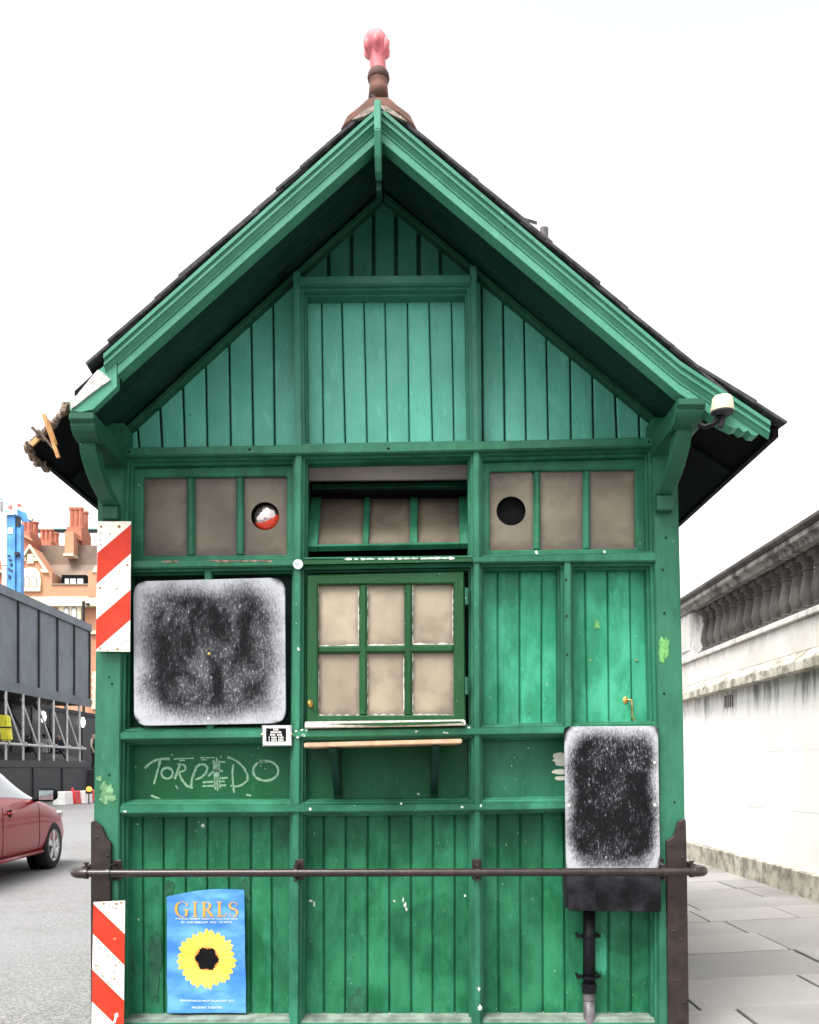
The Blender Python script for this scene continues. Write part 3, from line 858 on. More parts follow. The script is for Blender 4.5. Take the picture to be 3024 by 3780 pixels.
for side in (-1, 1):
    path = slate_rows(side)
    for i, (p, u) in enumerate(path):
        ncol = int((Y1R - Y0R) / SW)
        for c_ in range(ncol):
            yv = Y0R - 0.055 + SW / 2 + c_ * SW + (0.0 if i % 2 == 0 else (-0.0 if c_ == 0 else -SW / 2))
            tail = p + u * SL
            if side < 0 and tail.x < -1.425 and yv < 4.05: continue
            if side < 0 and tail.x < -1.645: continue
            t = u * 1.0
            nrm_ = Vector((0, 1, 0)).cross(t) if side > 0 else t.cross(Vector((0, 1, 0)))
            if nrm_.z < 0: nrm_ = -nrm_
            tilt = 0.030 + R.uniform(-0.007, 0.008)
            ux = (t + nrm_ * tilt).normalized(); nz = (nrm_ - t * tilt).normalized(); uy = nz.cross(ux)
            M_ = Matrix((( ux.x, uy.x, nz.x), (ux.y, uy.y, nz.y), (ux.z, uy.z, nz.z))).to_4x4()
            pos = Vector((p.x, yv + R.uniform(-0.012, 0.008), p.z)) - nrm_ * 0.010
            if c_ < 9:
                o = bpy.data.objects.new('slate', meshes[R.randrange(6)])
                COL.objects.link(o); o.parent = roof
                o.matrix_local = Matrix.Translation(pos - WL[roof]) @ M_
            else:
                cs = [(0, -SW/2 + 0.003), (SL, -SW/2 + 0.003), (SL, SW/2 - 0.003), (0, SW/2 - 0.003)]
                k = [pos + ux*a + uy*b for a, b in cs]
                stuff.hexa(k, [v + nz * 0.011 for v in k])
o = stuff.build('slate_field', slate_dark, roof); o['kind'] = 'stuff'

# moulded barge boards
def loft_along(path, prof, name, mat, bevel=0):       # path of (x, ztop); prof of (v, y) with v measured down
    m = MB(); n = len(prof); vs_ = []
    for x, z in path:
        vs_ += [(x, y, z - v) for v, y in prof]
    fs = []
    for i in range(len(path) - 1):
        for k in range(n):
            fs.append([i*n + k, i*n + (k+1) % n, (i+1)*n + (k+1) % n, (i+1)*n + k])
    fs.append(list(range(n))); fs.append([(len(path)-1)*n + k for k in range(n)][::-1])
    m.add(vs_, fs)
    return m.build(name, mat, hut, bevel=bevel)
TOPZ = 3.974
lt = lambda x: TOPZ - (-0.139 - x) * 0.897
rt = lambda x: TOPZ - (x + 0.139) * 0.846 if x < 1.10 else TOPZ - 1.239 * 0.846 - (x - 1.10) * 0.665
flat_prof = [(0.0, 3.706), (0.072, 3.706), (0.076, 3.713), (0.080, 3.706), (0.116, 3.706), (0.116, 3.776), (0.0, 3.776)]
crown = [(-0.004, 3.680), (0.014, 3.680), (0.018, 3.690), (0.026, 3.692), (0.030, 3.686), (0.041, 3.686), (0.046, 3.694), (0.056, 3.700), (0.064, 3.7055), (-0.004, 3.7055)]
loft_along([(-0.139, lt(-0.139)), (-0.8, lt(-0.8)), (-1.225, lt(-1.225))], flat_prof, 'barge_board', barge_green, 0.0015)
loft_along([(-0.1385, lt(-0.1385)), (-0.7, lt(-0.7)), (-1.275, lt(-1.275))], crown, 'crown_moulding', barge_green)
loft_along([(-0.137, rt(-0.137)), (0.5, rt(0.5)), (1.10, rt(1.10)), (1.30, rt(1.30))], flat_prof, 'barge_board', barge_green, 0.0015)
loft_along([(-0.1375, rt(-0.1375)), (0.5, rt(0.5)), (1.10, rt(1.10)), (1.472, rt(1.472))], crown, 'crown_moulding', barge_green)
# ragged end of the right barge board
jag = [(1.295, rt(1.295)), (1.44, rt(1.44) - 0.004), (1.43, rt(1.43) - 0.072), (1.405, rt(1.405) - 0.086), (1.39, rt(1.39) - 0.078), (1.37, rt(1.37) - 0.098), (1.352, rt(1.352) - 0.092), (1.33, rt(1.33) - 0.110), (1.295, rt(1.295) - 0.116)]
MB().prism(jag, 3.7075, 3.774).build('broken_barge_end', barge_green, hut)
# bare wood where the left crown moulding has come away
d = 3.70
MB().prism([xz(a, b, 3.706) for a, b in ((432, 1318), (432, 1428), (404, 1454), (344, 1512), (300, 1522), (258, 1517), (257, 1480), (284, 1456), (318, 1414), (352, 1372), (392, 1345))], 3.706, 3.742).build('barge_end', barge_green, hut, bevel=0.002)
pw = [(362, 1366), (374, 1372), (392, 1386), (408, 1402), (372, 1427), (330, 1458), (292, 1488), (263, 1511), (260, 1484), (286, 1458), (302, 1438), (322, 1412), (345, 1384)]
MB().prism([xz(a, b, d) for a, b in pw], 3.698, 3.7055).build('bare_wood_patch', bare_wood, hut)
# rotten deck edges at the broken left corner
edge = [Vector((x, 3.795 + R.uniform(-.012, .012), soffit(x) + 0.022)) for x in (-1.40, -1.44, -1.48, -1.52, -1.56, -1.60, -1.635)] + [Vector((-1.645, yv, soffit(-1.645) + 0.012 - 0.004 * i)) for i, yv in enumerate((3.82, 3.88, 3.95, 4.02))]
for a, b in zip(edge, edge[1:]):
    for rep_ in range(2):
        path = [lerp(a, b, i / 3) + Vector((R.uniform(-.008, .008), R.uniform(-.012, .012), R.uniform(-.016, .012))) for i in range(4)]
        MB().tube(path, [R.uniform(0.008, 0.018) for _ in range(4)], 7).build('rotten_edge', rotten_wood, roof)
for a, b, r_, mt in (((162, 1528), (212, 1688), 0.010, splinter_wood), ((176, 1548), (205, 1640), 0.007, splinter_wood), ((118, 1575), (160, 1625), 0.008, rotten_wood), ((112, 1640), (150, 1610), 0.012, splinter_wood), ((140, 1585), (200, 1660), 0.006, rotten_wood)):
    p, q_ = W(*a, 3.775), W(*b, 3.80)
    u = (q_ - p).normalized(); s_ = u.cross(Vector((0, 1, 0))).normalized() * r_
    cs = [p - s_, p + s_ * 0.6, q_ + s_, q_ - s_ * 0.5]
    MB().hexa(cs, [v + Vector((0, 0.012, 0)) for v in cs]).build('splinter', mt, roof)

# king post at the apex
kx0, kx1 = W(1382, 0, 3.66).x, W(1407, 0, 3.66).x
kz = lambda py: W(0, py, 3.64).z
kp = MB().prismx([(3.640, kz(365)), (3.640, kz(476)), (3.680, kz(476) - 0.085), (3.72, kz(476) - 0.12), (3.78, kz(476) - 0.12), (3.78, kz(365))], kx0, kx1)
kp.build('king_post', barge_green, hut, bevel=0.004, seg=2)
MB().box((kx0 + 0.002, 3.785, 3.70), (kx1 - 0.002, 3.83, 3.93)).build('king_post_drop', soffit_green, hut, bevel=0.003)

# ridge tiles and finial
d = 3.80
ridge = MB()
sec = [(-0.155, -0.115), (-0.165, -0.135), (-0.02, 0.012), (0.0, 0.03), (0.02, 0.012), (0.165, -0.118), (0.155, -0.10), (0.0, 0.008)]
for k in range(14):
    y0 = 3.862 + 0.43 * k
    MB().prism([(AP.x + a, AP.z + 0.006 + b) for a, b in sec], y0, y0 + 0.426).build('ridge_tile', terracotta, roof, bevel=0.004)
fz = lambda py: W(0, py, d).z
fx = W(1398, 0, d).x
base = [xz(a, b, 3.70) for a, b in [(1257, 486), (1283, 434), (1330, 397), (1364, 366), (1436, 366), (1466, 394), (1512, 428), (1541, 486), (1512, 462), (1470, 428), (1400, 400), (1330, 434), (1290, 462)]]
MB().prism(base, 3.685, 3.86).build('ridge_end_tile', terracotta, roof, bevel=0.006)
mort = [xz(a, b, 3.70) for a, b in [(1300, 455), (1345, 420), (1390, 398), (1430, 405), (1480, 440), (1505, 462), (1470, 446), (1425, 424), (1392, 418), (1350, 440)]]
MB().prism(mort, 3.680, 3.70).build('mortar_bed', mortar_grey, roof)
px_ = d / F
fin = bpy.data.objects.new('finial', None); COL.objects.link(fin); fin.parent = hut
WL[fin] = Vector((fx, 3.785, fz(366))); fin.location = WL[fin] - WL[hut]
prof = [(37 * px_, fz(372) - fz(372)), (34 * px_, fz(340) - fz(372)), (33 * px_, fz(316) - fz(372)), (36 * px_, fz(312) - fz(372))]
MB().lathe(prof, (fx, 3.785, fz(372)), n=24).build('neck', terracotta, fin, smooth=True)
prof = [(35 * px_, 0), (39 * px_, 6 * px_), (41 * px_, 14 * px_), (38 * px_, 28 * px_), (32 * px_, 38 * px_)]
MB().lathe(prof, (fx, 3.785, fz(313)), n=24).build('collar', plain('dark_terracotta', (0.075, 0.042, 0.038), 0.7, spec=0.2), fin, smooth=True)
prof = [(28 * px_, fz(276)), (28 * px_, fz(240)), (27 * px_, fz(210)), (31 * px_, fz(200)), (36 * px_, fz(192)), (41 * px_, fz(176)), (42 * px_, fz(160)), (41 * px_, fz(145)), (34 * px_, fz(127)), (21 * px_, fz(115)), (2 * px_, fz(110))]
lob = lambda a, h: 1 + (0.10 * abs(math.cos(3 * a)) if fz(212) < h < fz(140) else 0.02 * math.cos(6 * a))
m = MB().lathe([(r_, h) for r_, h in prof], (fx, 3.785, 0), n=48, lobe=lob)
for v in m.v:                                         # leans slightly
    v.x -= (v.z - fz(276)) * 0.07
    v.z -= max(0, v.z - fz(276)) * 0.10
o = m.build('ball', red_terracotta, fin); smooth_by_angle(o, 0.6)
for k in range(6):                                    # hooded petals round the ball
    an = PI / 6 + k * PI / 3
    cpos = Vector((fx - (fz(185) - fz(276)) * 0.07, 3.785, 0)) + Vector((math.cos(an), math.sin(an), 0)) * 31 * px_
    m = MB()
    path = [(cpos.x + math.cos(an) * q * px_, cpos.y + math.sin(an) * q * px_, fz(pyv)) for q, pyv in ((-8, 150), (3, 160), (9, 174), (8, 190), (2, 200), (-8, 214), (-12, 240))]
    path = [(a_, b_, z_ - max(0, z_ - fz(276)) * 0.10) for a_, b_, z_ in path]
    m.tube(path, [5*px_, 12*px_, 14*px_, 13*px_, 10*px_, 6*px_, 3*px_], 10)
    m.build('petal', red_terracotta, fin, smooth=True)

# eaves brackets
def bracket(x0, x1, zt, ax0, ax1, zb0, zb1):
    br = bpy.data.objects.new('eaves_bracket', None); COL.objects.link(br); br.parent = hut
    WL[br] = Vector(((ax0 + ax1) / 2, 4.1, zb0)); br.location = WL[br] - WL[hut]
    MB().prismx([(3.685, zt), (3.685, zt - 0.030), (3.70, zt - 0.034), (3.702, zt - 0.05), (3.712, zt - 0.068), (3.735, zt - 0.085), (3.78, zt - 0.095), (4.12, zt - 0.095), (4.12, zt)], x0, x1).build('beam', bracket_green, br, bevel=0.004, seg=2)
    z_t = zt - 0.093
    n = 12
    outer, inner = [], []
    for i in range(n + 1):
        t = i / n
        yy = 3.775 + 0.285 * t ** 1.7
        zz = lerp(z_t, zb1 + 0.002, 1 - (1 - t) ** 1.25)
        outer.append((yy, zz)); inner.append((min(yy + 0.075, 4.098), zz + 0.012))
    inner[0] = (inner[0][0], z_t)
    MB().prismx(outer + inner[::-1], ax0, ax1).build('curved_strut', bracket_green, br, bevel=0.003)
    MB().box((ax0 - 0.004, 4.052, zb0), (ax1 + 0.004, 4.0985, zb1)).build('foot_block', bracket_green, br, bevel=0.004)
    return br
bracket(W(258, 0, 3.70).x, W(352, 0, 3.70).x, 2.722, -1.412, -1.343, 2.386, 2.444)
bracket(W(2500, 0, 3.70).x, W(2602, 0, 3.70).x, 2.780, 1.112, 1.180, 2.424, 2.494)

# flue on the right slope
fl = bpy.data.objects.new('flue_pipe', None); COL.objects.link(fl); fl.parent = hut
c = W(2005, 846, 4.6); WL[fl] = c.copy(); fl.location = c - WL[hut]
MB().tube([(c.x, c.y, 3.25), (c.x, c.y, c.z - 0.0)], 0.027, 18).build('collar', pipe_grey, fl, smooth=False)
MB().tube([(c.x - 0.004, c.y, c.z - 0.05), (c.x - 0.004, c.y, c.z + 0.12)], 0.024, 18).build('pipe', white_paint, fl)
a, b = W(1905, 786, 4.6), W(1984, 804, 4.6)
MB().hexa([a + Vector((0, 0, .008)), a - Vector((0, 0, .012)), b - Vector((0, 0, .018)), b + Vector((0, 0, .014))], [v + Vector((0, .03, 0)) for v in (a + Vector((0, 0, .008)), a - Vector((0, 0, .012)), b - Vector((0, 0, .018)), b + Vector((0, 0, .014)))]).build('stay', steel, fl)
MB().tube([a, (a.x, a.y, 3.38)], 0.012, 8).build('stay_post', steel, fl)

# ---- guard rail, guards, drain pipe
GY, GR = 3.995, 0.0178
zl, zr = W(0, 3224, GY).z, W(0, 3218, GY).z
xl, xr = W(266, 0, GY).x, W(2606, 0, GY).x
gr = bpy.data.objects.new('guard_rail', None); COL.objects.link(gr); gr.parent = hut
WL[gr] = Vector((0, GY, zl)); gr.location = WL[gr] - WL[hut]
MB().tube([(xl + 0.05, GY, zl), (0, GY, (zl + zr) / 2), (xr - 0.05, GY, zr)], GR, 20, caps=False).build('bar', iron_brown, gr, smooth=True)
for sx, x, z in ((1, xl, zl), (-1, xr, zr)):
    path = [(x + sx * 0.062, GY, z)] + [(x + sx * (0.05 - 0.05 * math.sin(t)), GY + 0.05 - 0.05 * math.cos(t), z) for t in [PI / 2 * i / 6 for i in range(7)]] + [(x, GY + 0.08, z)]
    MB().tube(path, 0.0225, 18).build('elbow', iron_brown, gr, smooth=True)
    MB().tube([(x + sx * 0.056, GY, z), (x + sx * 0.072, GY, z)], 0.0255, 18).build('elbow_collar', iron_brown, gr)
    MB().tube([(x, GY + 0.07, z), (x, BACK - 0.3, z)], GR, 16).build('side_bar', iron_brown, gr, smooth=True)
    MB().tube([(x + sx * 0.064, GY, z + 0.02), (x + sx * 0.064, GY, z + 0.042)], 0.0075, 8).build('set_screw', iron_brown, gr)
    MB().tube([(x + sx * 0.064, GY, z + 0.042), (x + sx * 0.064, GY, z + 0.050)], 0.012, 6).build('set_screw', iron_brown, gr)
for px in (402, 1092, 1762, 2452):
    x = W(px, 0, GY).x; z = lerp(zl, zr, (x - xl) / (xr - xl))
    cl_ = MB().tube([(x - 0.008, GY, z), (x + 0.008, GY, z)], 0.0235, 18)
    cl_.box((x - 0.006, GY + 0.012, z - 0.012), (x + 0.006, YF - 0.004, z + 0.012))
    cb = cl_.build('clamp', iron_brown, gr)
    MB().box((x - 0.016, YF - 0.008, z - 0.045), (x + 0.026, YF + 0.004, z + 0.05)).build('flange', iron_brown, cb, bevel=0.004)
    for dz in (0.031, -0.034):
        MB().tube([(x, GY - 0.012, z + dz), (x, YF - 0.006, z + dz)], 0.0075, 8).build('bolt', iron_brown, cb)
gl = [(341, 3030), (352, 3030), (364, 3040), (376, 3052), (386, 3072), (392, 3090), (402, 3102), (411, 3112), (409, 3300), (404, GROUND_PY), (336, GROUND_PY)]
MB().prism([xz(a, b, YF - 0.02) for a, b in gl], YF - 0.024, YF - 0.001).build('corner_guard', guard_brown, hut, bevel=0.003)
MB().box((sx0 - 0.012, YF - 0.022, ROAD_Z), (sx0 - 0.001, YF + 0.12, W(0, 3034, YF).z)).build('corner_guard', guard_brown, hut)
gr_ = [(2460, 3104), (2474, 3096), (2488, 3084), (2496, 3062), (2504, 3034), (2514, 3028), (2527, 3022), (2532, 3030), (2536, 3200), (2543, 3780), (2544, GROUND_PY), (2470, GROUND_PY), (2466, 3600), (2462, 3300)]
MB().prism([xz(a, b, YF - 0.02) for a, b in gr_], YF - 0.024, YF - 0.001).build('corner_guard', guard_brown, hut, bevel=0.003)
MB().box((sx1 + 0.001, YF - 0.022, ROAD_Z), (sx1 + 0.012, YF + 0.12, W(0, 3026, YF).z)).build('corner_guard', guard_brown, hut)
for px, py in ((2519, 3165), (2505, 3350), (2486, 3438), (2516, 3470), (2490, 3620), (2525, 3700), (358, 3090), (398, 3160), (395, 3205)):
    c = W(px, py, YF - 0.024)
    MB().lathe([(0.006, 0.001), (0.006, -0.002), (0.0035, -0.004), (0.0002, -0.0045)], (c.x, c.y, c.z), n=10, axis='y').build('screw_head', guard_brown, hut)

dp = bpy.data.objects.new('drain_pipe', None); COL.objects.link(dp); dp.parent = hut
px0 = W(2175, 0, 4.15).x; WL[dp] = Vector((px0, 4.15, ROAD_Z)); dp.location = WL[dp] - WL[hut]
pzv = lambda py: W(0, py, 4.15).z
MB().tube([(px0, 4.15, pzv(3340)), (px0, 4.15, pzv(3655))], 0.0285, 20).build('pipe', iron_black, dp, smooth=True)
MB().tube([(px0, 4.15, pzv(3630)), (px0, 4.15, pzv(3664))], 0.0325, 20).build('socket', iron_black, dp)
MB().tube([(px0, 4.15, pzv(3660)), (px0, 4.15, pzv(3690))], 0.029, 20).build('sleeve', pipe_grey, dp)
MB().tube([(px0, 4.15, pzv(3690)), (px0, 4.15, ROAD_Z)], 0.0265, 20).build('pipe', pipe_grey, dp, smooth=True)
for py in (3456, 3606, 3636):
    m = MB().tube([(px0, 4.15, pzv(py) - 0.006), (px0, 4.15, pzv(py) + 0.006)], 0.0345 if py < 3630 else 0.0355, 20)
    if py < 3630:
        for s in (-1, 1):
            m.box((px0 + s * 0.044 - 0.012, 4.155, pzv(py) - 0.008), (px0 + s * 0.044 + 0.012, 4.168, pzv(py) + 0.008))
            m.tube([(px0 + s * 0.047, 4.14, pzv(py)), (px0 + s * 0.047, YB, pzv(py))], 0.007, 8)
    m.build('pipe_clip', iron_black, dp)

# ---- serving shelf
sh = bpy.data.objects.new('serving_shelf', None); COL.objects.link(sh); sh.parent = hut
d = 3.90; WL[sh] = W(1414, 2760, d); sh.location = WL[sh] - WL[hut]
q0 = [xz(1122, 2742, d), xz(1706, 2727, d), xz(1706, 2744, d), xz(1122, 2760, d)]
MB().prism(q0, d, YB - 0.002).build('shelf_board', shelf_wood, sh, bevel=0.004, seg=2)
for px, pt in ((1230, 2758), (1608, 2748)):
    x = W(px, 0, 3.95).x; zt = W(0, pt, d).z - 0.001; zb = W(0, 2950, YB).z
    MB().prismx([(3.93, zt), (YB - 0.002, zt), (YB - 0.002, zb), (YB - 0.02, zb), (YB - 0.03, zb + 0.02), (3.945, zt - 0.025), (3.93, zt - 0.015)], x - 0.017, x + 0.017).build('shelf_bracket', backing_green, sh, bevel=0.002)
    MB().box((x - 0.02, YB - 0.006, zb - 0.006), (x + 0.02, YB - 0.0005, zb + 0.012)).build('bracket_foot', iron_black, sh)

# ---- small hardware: cabin hook on the right-hand panel
hk = bpy.data.objects.new('cabin_hook', None); COL.objects.link(hk); hk.parent = hut
c = W(2309, 2585, YB); WL[hk] = c.copy(); hk.location = c - WL[hut]
m = MB().lathe([(0.0125, 0), (0.0125, -0.003), (0.008, -0.005), (0.0003, -0.006)], (c.x, c.y, c.z), n=18, axis='y')
for v in m.v: v.z = c.z + (v.z - c.z) * 1.4
m.build('back_plate', brass, hk)
e_ = lambda px, py: W(px, py, YB - 0.022)
MB().tube([c + Vector((0.002, -0.003, 0)), e_(2318, 2584), e_(2332, 2583), e_(2333, 2600), e_(2334, 2630), e_(2333, 2648), e_(2342, 2655), e_(2345, 2664), e_(2336, 2671), e_(2326, 2668)], [0.004, 0.0048, 0.005, 0.0038, 0.0034, 0.0034, 0.0034, 0.0034, 0.003, 0.002], 9).build('hook_arm', brass, hk, smooth=True)
MB().box((e_(2308, 0).x, YB - 0.02, e_(0, 2674).z), (e_(2330, 0).x, YB + 0.001, e_(0, 2666).z)).build('hook_eye', iron_black, hk)

# ---- patches, chips and chalk on the paint
def flake(name, poly, d, mat, th=0.0018):
    return MB().prism(poly, d - th, d + 0.0005).build(name, mat, hut)
def ragged_patch(x0, y0, x1, y1, d, mat, n=64, jag=0.16, name='paint_patch'):
    out = []
    ph = [R.uniform(0, 6.3) for _ in range(6)]
    for k in range(n):
        a = 2 * PI * k / n
        u, v = math.cos(a), math.sin(a)
        s = (abs(u) ** 4 + abs(v) ** 4) ** -0.25
        s *= 1 - jag * (0.7 + 0.35 * math.sin(2 * a + ph[0]) + 0.35 * math.sin(3 * a + ph[1]) + 0.30 * math.sin(5 * a + ph[2]) + 0.22 * math.sin(9 * a + ph[3]) + R.uniform(-0.35, 0.35))
        out.append(xz((x0 + x1) / 2 + u * s * (x1 - x0) / 2, (y0 + y1) / 2 + v * s * (y1 - y0) / 2, d))
    return flake(name, out, d, mat)
ragged_patch(2430, 2346, 2470, 2450, YF - 0.0005, fresh_green, jag=0.25)
ragged_patch(358, 2890, 432, 2972, YF - 0.0005, patch_green, jag=0.35)
ragged_patch(356, 2862, 378, 2886, YF - 0.0005, patch_green, jag=0.3)
for px in (2178, 2350): ragged_patch(px - 6, 2431, px + 7, 2443, YB - 0.002, patch_green, jag=0.3)
ragged_patch(2192, 2290, 2216, 2322, YB - 0.002, fresh_green, jag=0.35)
ragged_patch(2196, 3438, 2240, 3600, YB - 0.002, light_board, jag=0.12)
for x0, y0, x1, y1 in ((604, 3244, 644, 3310), (882, 3244, 924, 3330), (470, 3480, 500, 3640), (545, 3430, 600, 3700), (1280, 3640, 1355, 3775), (1360, 3720, 1410, 3775), (1236, 3735, 1276, 3775)):
    ragged_patch(x0, y0, x1, y1, YB - 0.002, old_green, jag=0.25)
for px, py, d, rx, ry in ((749, 3048, YB - 0.002, 8, 7), (508, 3042, YB - 0.002, 3, 3), (1145, 2986, YF - 0.01, 5, 6), (1706, 2979, YF - 0.01, 5, 5), (1481, 2967, YF - 0.012, 4, 4),
                          (1544, 2931, YB - 0.001, 5, 5), (1611, 2922, YB - 0.03, 4, 3), (1456, 3326, YB - 0.002, 4, 5), (1717, 3306, YF + 0.03, 4, 5), (1148, 3325, YB - 0.002, 6, 5), (1160, 3337, YB - 0.002, 4, 9),
                          (1488, 3322, YB - 0.002, 3, 10), (1496, 3340, YB - 0.002, 5, 10), (1500, 3356, YB - 0.002, 4, 8), (1981, 2039, YF - 0.005, 6, 6), (2231, 2037, YF - 0.005, 5, 6), (512, 3394, YB - 0.002, 3, 4),
                          (1102, 2397, YF + 0.002, 5, 7), (1775, 2975, YF - 0.01, 4, 5), (463, 2996, YF - 0.011, 8, 4), (1768, 3650, YF + 0.002, 5, 8), (1772, 3720, YF + 0.002, 7, 12)):
    flake('paint_chip', blob(px, py, d, rx, ry, 8), d, chip_white)
for px, py in ((478, 1668), (922, 1659), (1434, 1656), (2396, 1630)):
    flake('nail_hole', blob(px, py, YF - 0.012, 5, 4, 8), YF - 0.012, black_matte)
for px, py in ((2090, 2139), (2092, 2273), (2094, 2417), (2447, 2104), (2453, 2263), (2458, 1985), (2452, 2560), (2490, 2962), (800, 2500), (403, 2500), (414, 2525), (404, 2860)):
    flake('nail_hole', blob(px, py, YF + (0.002 if px < 2100 and px > 2000 else -0.0005), 3.5, 4.5, 8), YF + (0.002 if px < 2100 and px > 2000 else -0.0005), black_matte)
# flaking white line on the hatch head and bare streaks on the left rail
for k in range(15):
    px = 1290 + k * 27 + R.uniform(-6, 6)
    flake('paint_chip', blob(px, R2T(px) + 4, YF - 0.009, R.uniform(8, 18), R.uniform(2.5, 5), 10), YF - 0.009, chip_white)
for x0, x1, py in ((775, 1006, 2071), (600, 660, 2073)):
    n = 14
    up = [(lerp(x0, x1, i / n), py - R.uniform(1, 5)) for i in range(n + 1)]
    dn = [(lerp(x0, x1, i / n), py + R.uniform(1, 6)) for i in range(n, -1, -1)]
    flake('bare_streak', [xz(a, b, YF - 0.004) for a, b in up + dn], YF - 0.004, rotten_wood)
for px, py in ((1095, 2698), (1115, 2694), (1098, 2722), (1118, 2714), (1122, 2716), (1132, 2697), (1730, 2686), (1640, 2704), (1650, 2706), (1537, 2700)):
    flake('paint_chip', blob(px, py, YF - 0.005, 5, 4, 7, 0.5), YF - 0.005, chip_white)
# brush strokes of cream paint beside the right board
daub = plain('cream_daub', (0.58, 0.58, 0.48), 0.7, var=0.1)
for k, (px, py, rx, ry) in enumerate(((2066, 2790, 26, 12), (2070, 2806, 30, 10), (2074, 2820, 24, 8), (2068, 2849, 30, 10), (2072, 2873, 24, 8))):
    flake('cream_daub', blob(px, py, YB - 0.0004 * k, rx, ry, 22, 0.10), YB - 0.0005 - 0.0004 * k, daub)

def chalk_material(alpha=0.85):
    t = NT('chalk_stroke'); p = t.pos()
    g = t.noise(p, 260, 3, 0.7); st = t.noise(t.mapping(p, (1, 1, 0.3), rot=(0, 0.3, 0)), 120, 3)
    a = t.math('MULTIPLY', t.ramp(t.math('ADD', t.math('MULTIPLY', g, 0.6), t.math('MULTIPLY', st, 0.4)), 0.30, 0.56, 0.25, 1.0), alpha)
    t.set('Base Color', (0.28, 0.46, 0.31)); t.set('Roughness', 0.9); t.set('Alpha', a)
    return t.m
chalk = chalk_material()
def chalk_stroke(pts, w, name='chalk_stroke', jitter=1.2):
    P = [Vector((400 + x / 2.293, 2500 + y / 2.293, 0)) for x, y in pts]
    dense = []
    for a, b in zip(P, P[1:]):
        k = max(2, int((b - a).length / 7))
        dense += [lerp(a, b, i / k) for i in range(k)]
    dense.append(P[-1])
    L_, Rr = [], []
    for i, p in enumerate(dense):
        t = (dense[min(i + 1, len(dense) - 1)] - dense[max(i - 1, 0)]).normalized()
        nn = Vector((-t.y, t.x, 0)) * (w * (0.5 + R.uniform(-0.14, 0.14)))
        L_.append(p + nn); Rr.append(p - nn)
    d = YB - 0.0012
    v = [W(p.x, p.y, d) for p in L_] + [W(p.x, p.y, d) for p in Rr]
    n = len(dense)
    m = MB().add(v, [[i, i + 1, n + i + 1, n + i] for i in range(n - 1)])
    return m.build(name, chalk, hut)
def arc(cx, cy, rx, ry, a0, a1, n=18): return [(cx + rx * math.cos(lerp(a0, a1, i / n)), cy + ry * math.sin(lerp(a0, a1, i / n))) for i in range(n + 1)]
for pts, w in (([(310, 770), (345, 735), (400, 702), (450, 692), (520, 690)], 9), ([(440, 695), (428, 750), (412, 810), (398, 860), (386, 905)], 7),
               (arc(498, 812, 48, 46, 0, 2 * PI), 6.5), ([(610, 730), (590, 790), (562, 862)], 7), (arc(600, 768, 55, 34, -PI * 0.6, PI * 0.5), 6), ([(590, 795), (625, 870), (665, 920), (716, 936)], 6.5),
               ([(745, 765), (722, 820), (705, 880), (700, 930)], 6.5), ([(735, 770), (775, 738), (815, 738), (842, 765), (825, 815), (785, 850), (738, 866)], 6),
               ([(893, 700), (898, 830), (908, 950)], 4.5), ([(917, 680), (920, 820), (926, 962)], 4.5), ([(938, 700), (940, 820), (947, 940)], 4), ([(903, 720), (912, 900)], 4),
               ([(845, 838), (880, 806), (915, 775), (930, 800), (945, 858)], 6), ([(880, 722), (935, 718), (990, 716)], 6), ([(800, 890), (890, 884), (985, 880)], 5.5), ([(798, 921), (900, 918), (996, 914)], 5.5), ([(890, 800), (970, 790)], 5), ([(900, 860), (1012, 850)], 5),
               ([(1060, 738), (1050, 800), (1054, 880), (1064, 976)], 5.5), ([(1010, 676), (1050, 690), (1100, 718), (1150, 770), (1180, 830), (1175, 878), (1130, 912), (1085, 926), (1035, 918)], 6),
               (arc(1332, 792, 108, 84, -PI * 0.70, PI * 1.36), 7), ([(1282, 700), (1310, 712), (1345, 722)], 5), ([(555, 692), (640, 688), (724, 684)], 4), ([(600, 706), (650, 702)], 4), ([(780, 682), (900, 680)], 4), ([(790, 700), (835, 698)], 4), ([(535, 650), (545, 662)], 4), ([(228, 752), (236, 772)], 3), ([(570, 915), (588, 944)], 4), ([(360, 1000), (440, 1030)], 6), ([(1170, 995), (1210, 1002)], 6)):
    chalk_stroke(pts, w * 1.15)

# ================================================================== things fixed to the shelter
def rounded(quad, r_px, d, n=6, jag=0.0):             # quad in photo pixels (tl, tr, br, bl), rounded corners, result x,z
    out = []
    Q = [Vector((a, b, 0)) for a, b in quad]
    for i in range(4):
        p, a, b = Q[i], (Q[i-1] - Q[i]).normalized(), (Q[(i+1) % 4] - Q[i]).normalized()
        s, e = p + a * r_px, p + b * r_px
        for k in range(n + 1):
            t = k / n
            v = lerp(lerp(s, p, t), lerp(p, e, t), t)
            out.append(xz(v.x + R.uniform(-jag, jag), v.y + R.uniform(-jag, jag), d))
    return out
def board(name, quad, r_px, d, mat, th=0.012, jag=0.0):
    o3 = W(sum(q[0] for q in quad) / 4, sum(q[1] for q in quad) / 4, d)
    return MB().prism(rounded(quad, r_px, d, jag=jag), d, d + th).build(name, mat, None, bevel=0.002, origin=o3)
d = 4.112
b1 = board('chalkboard', [(492, 2146), (1052, 2132), (1056, 2670), (496, 2680)], 52, d, chalkboard('wiped_blackboard', 282 * d / F, 270 * d / F, 0.62, 3.0, 0.8), jag=0.8)
tag(b1, 'large rounded blackboard smeared with white chalk left of the casement', 'chalkboard')
for px, py in ((848, 2164), (848, 2664)):
    pass
c = W(772, 2414, d)
MB().lathe([(0.007, 0), (0.006, -0.003), (0.0003, -0.004)], (c.x, c.y, c.z), n=12, axis='y').build('screw', brass, b1)
c = W(770, 2653, d)
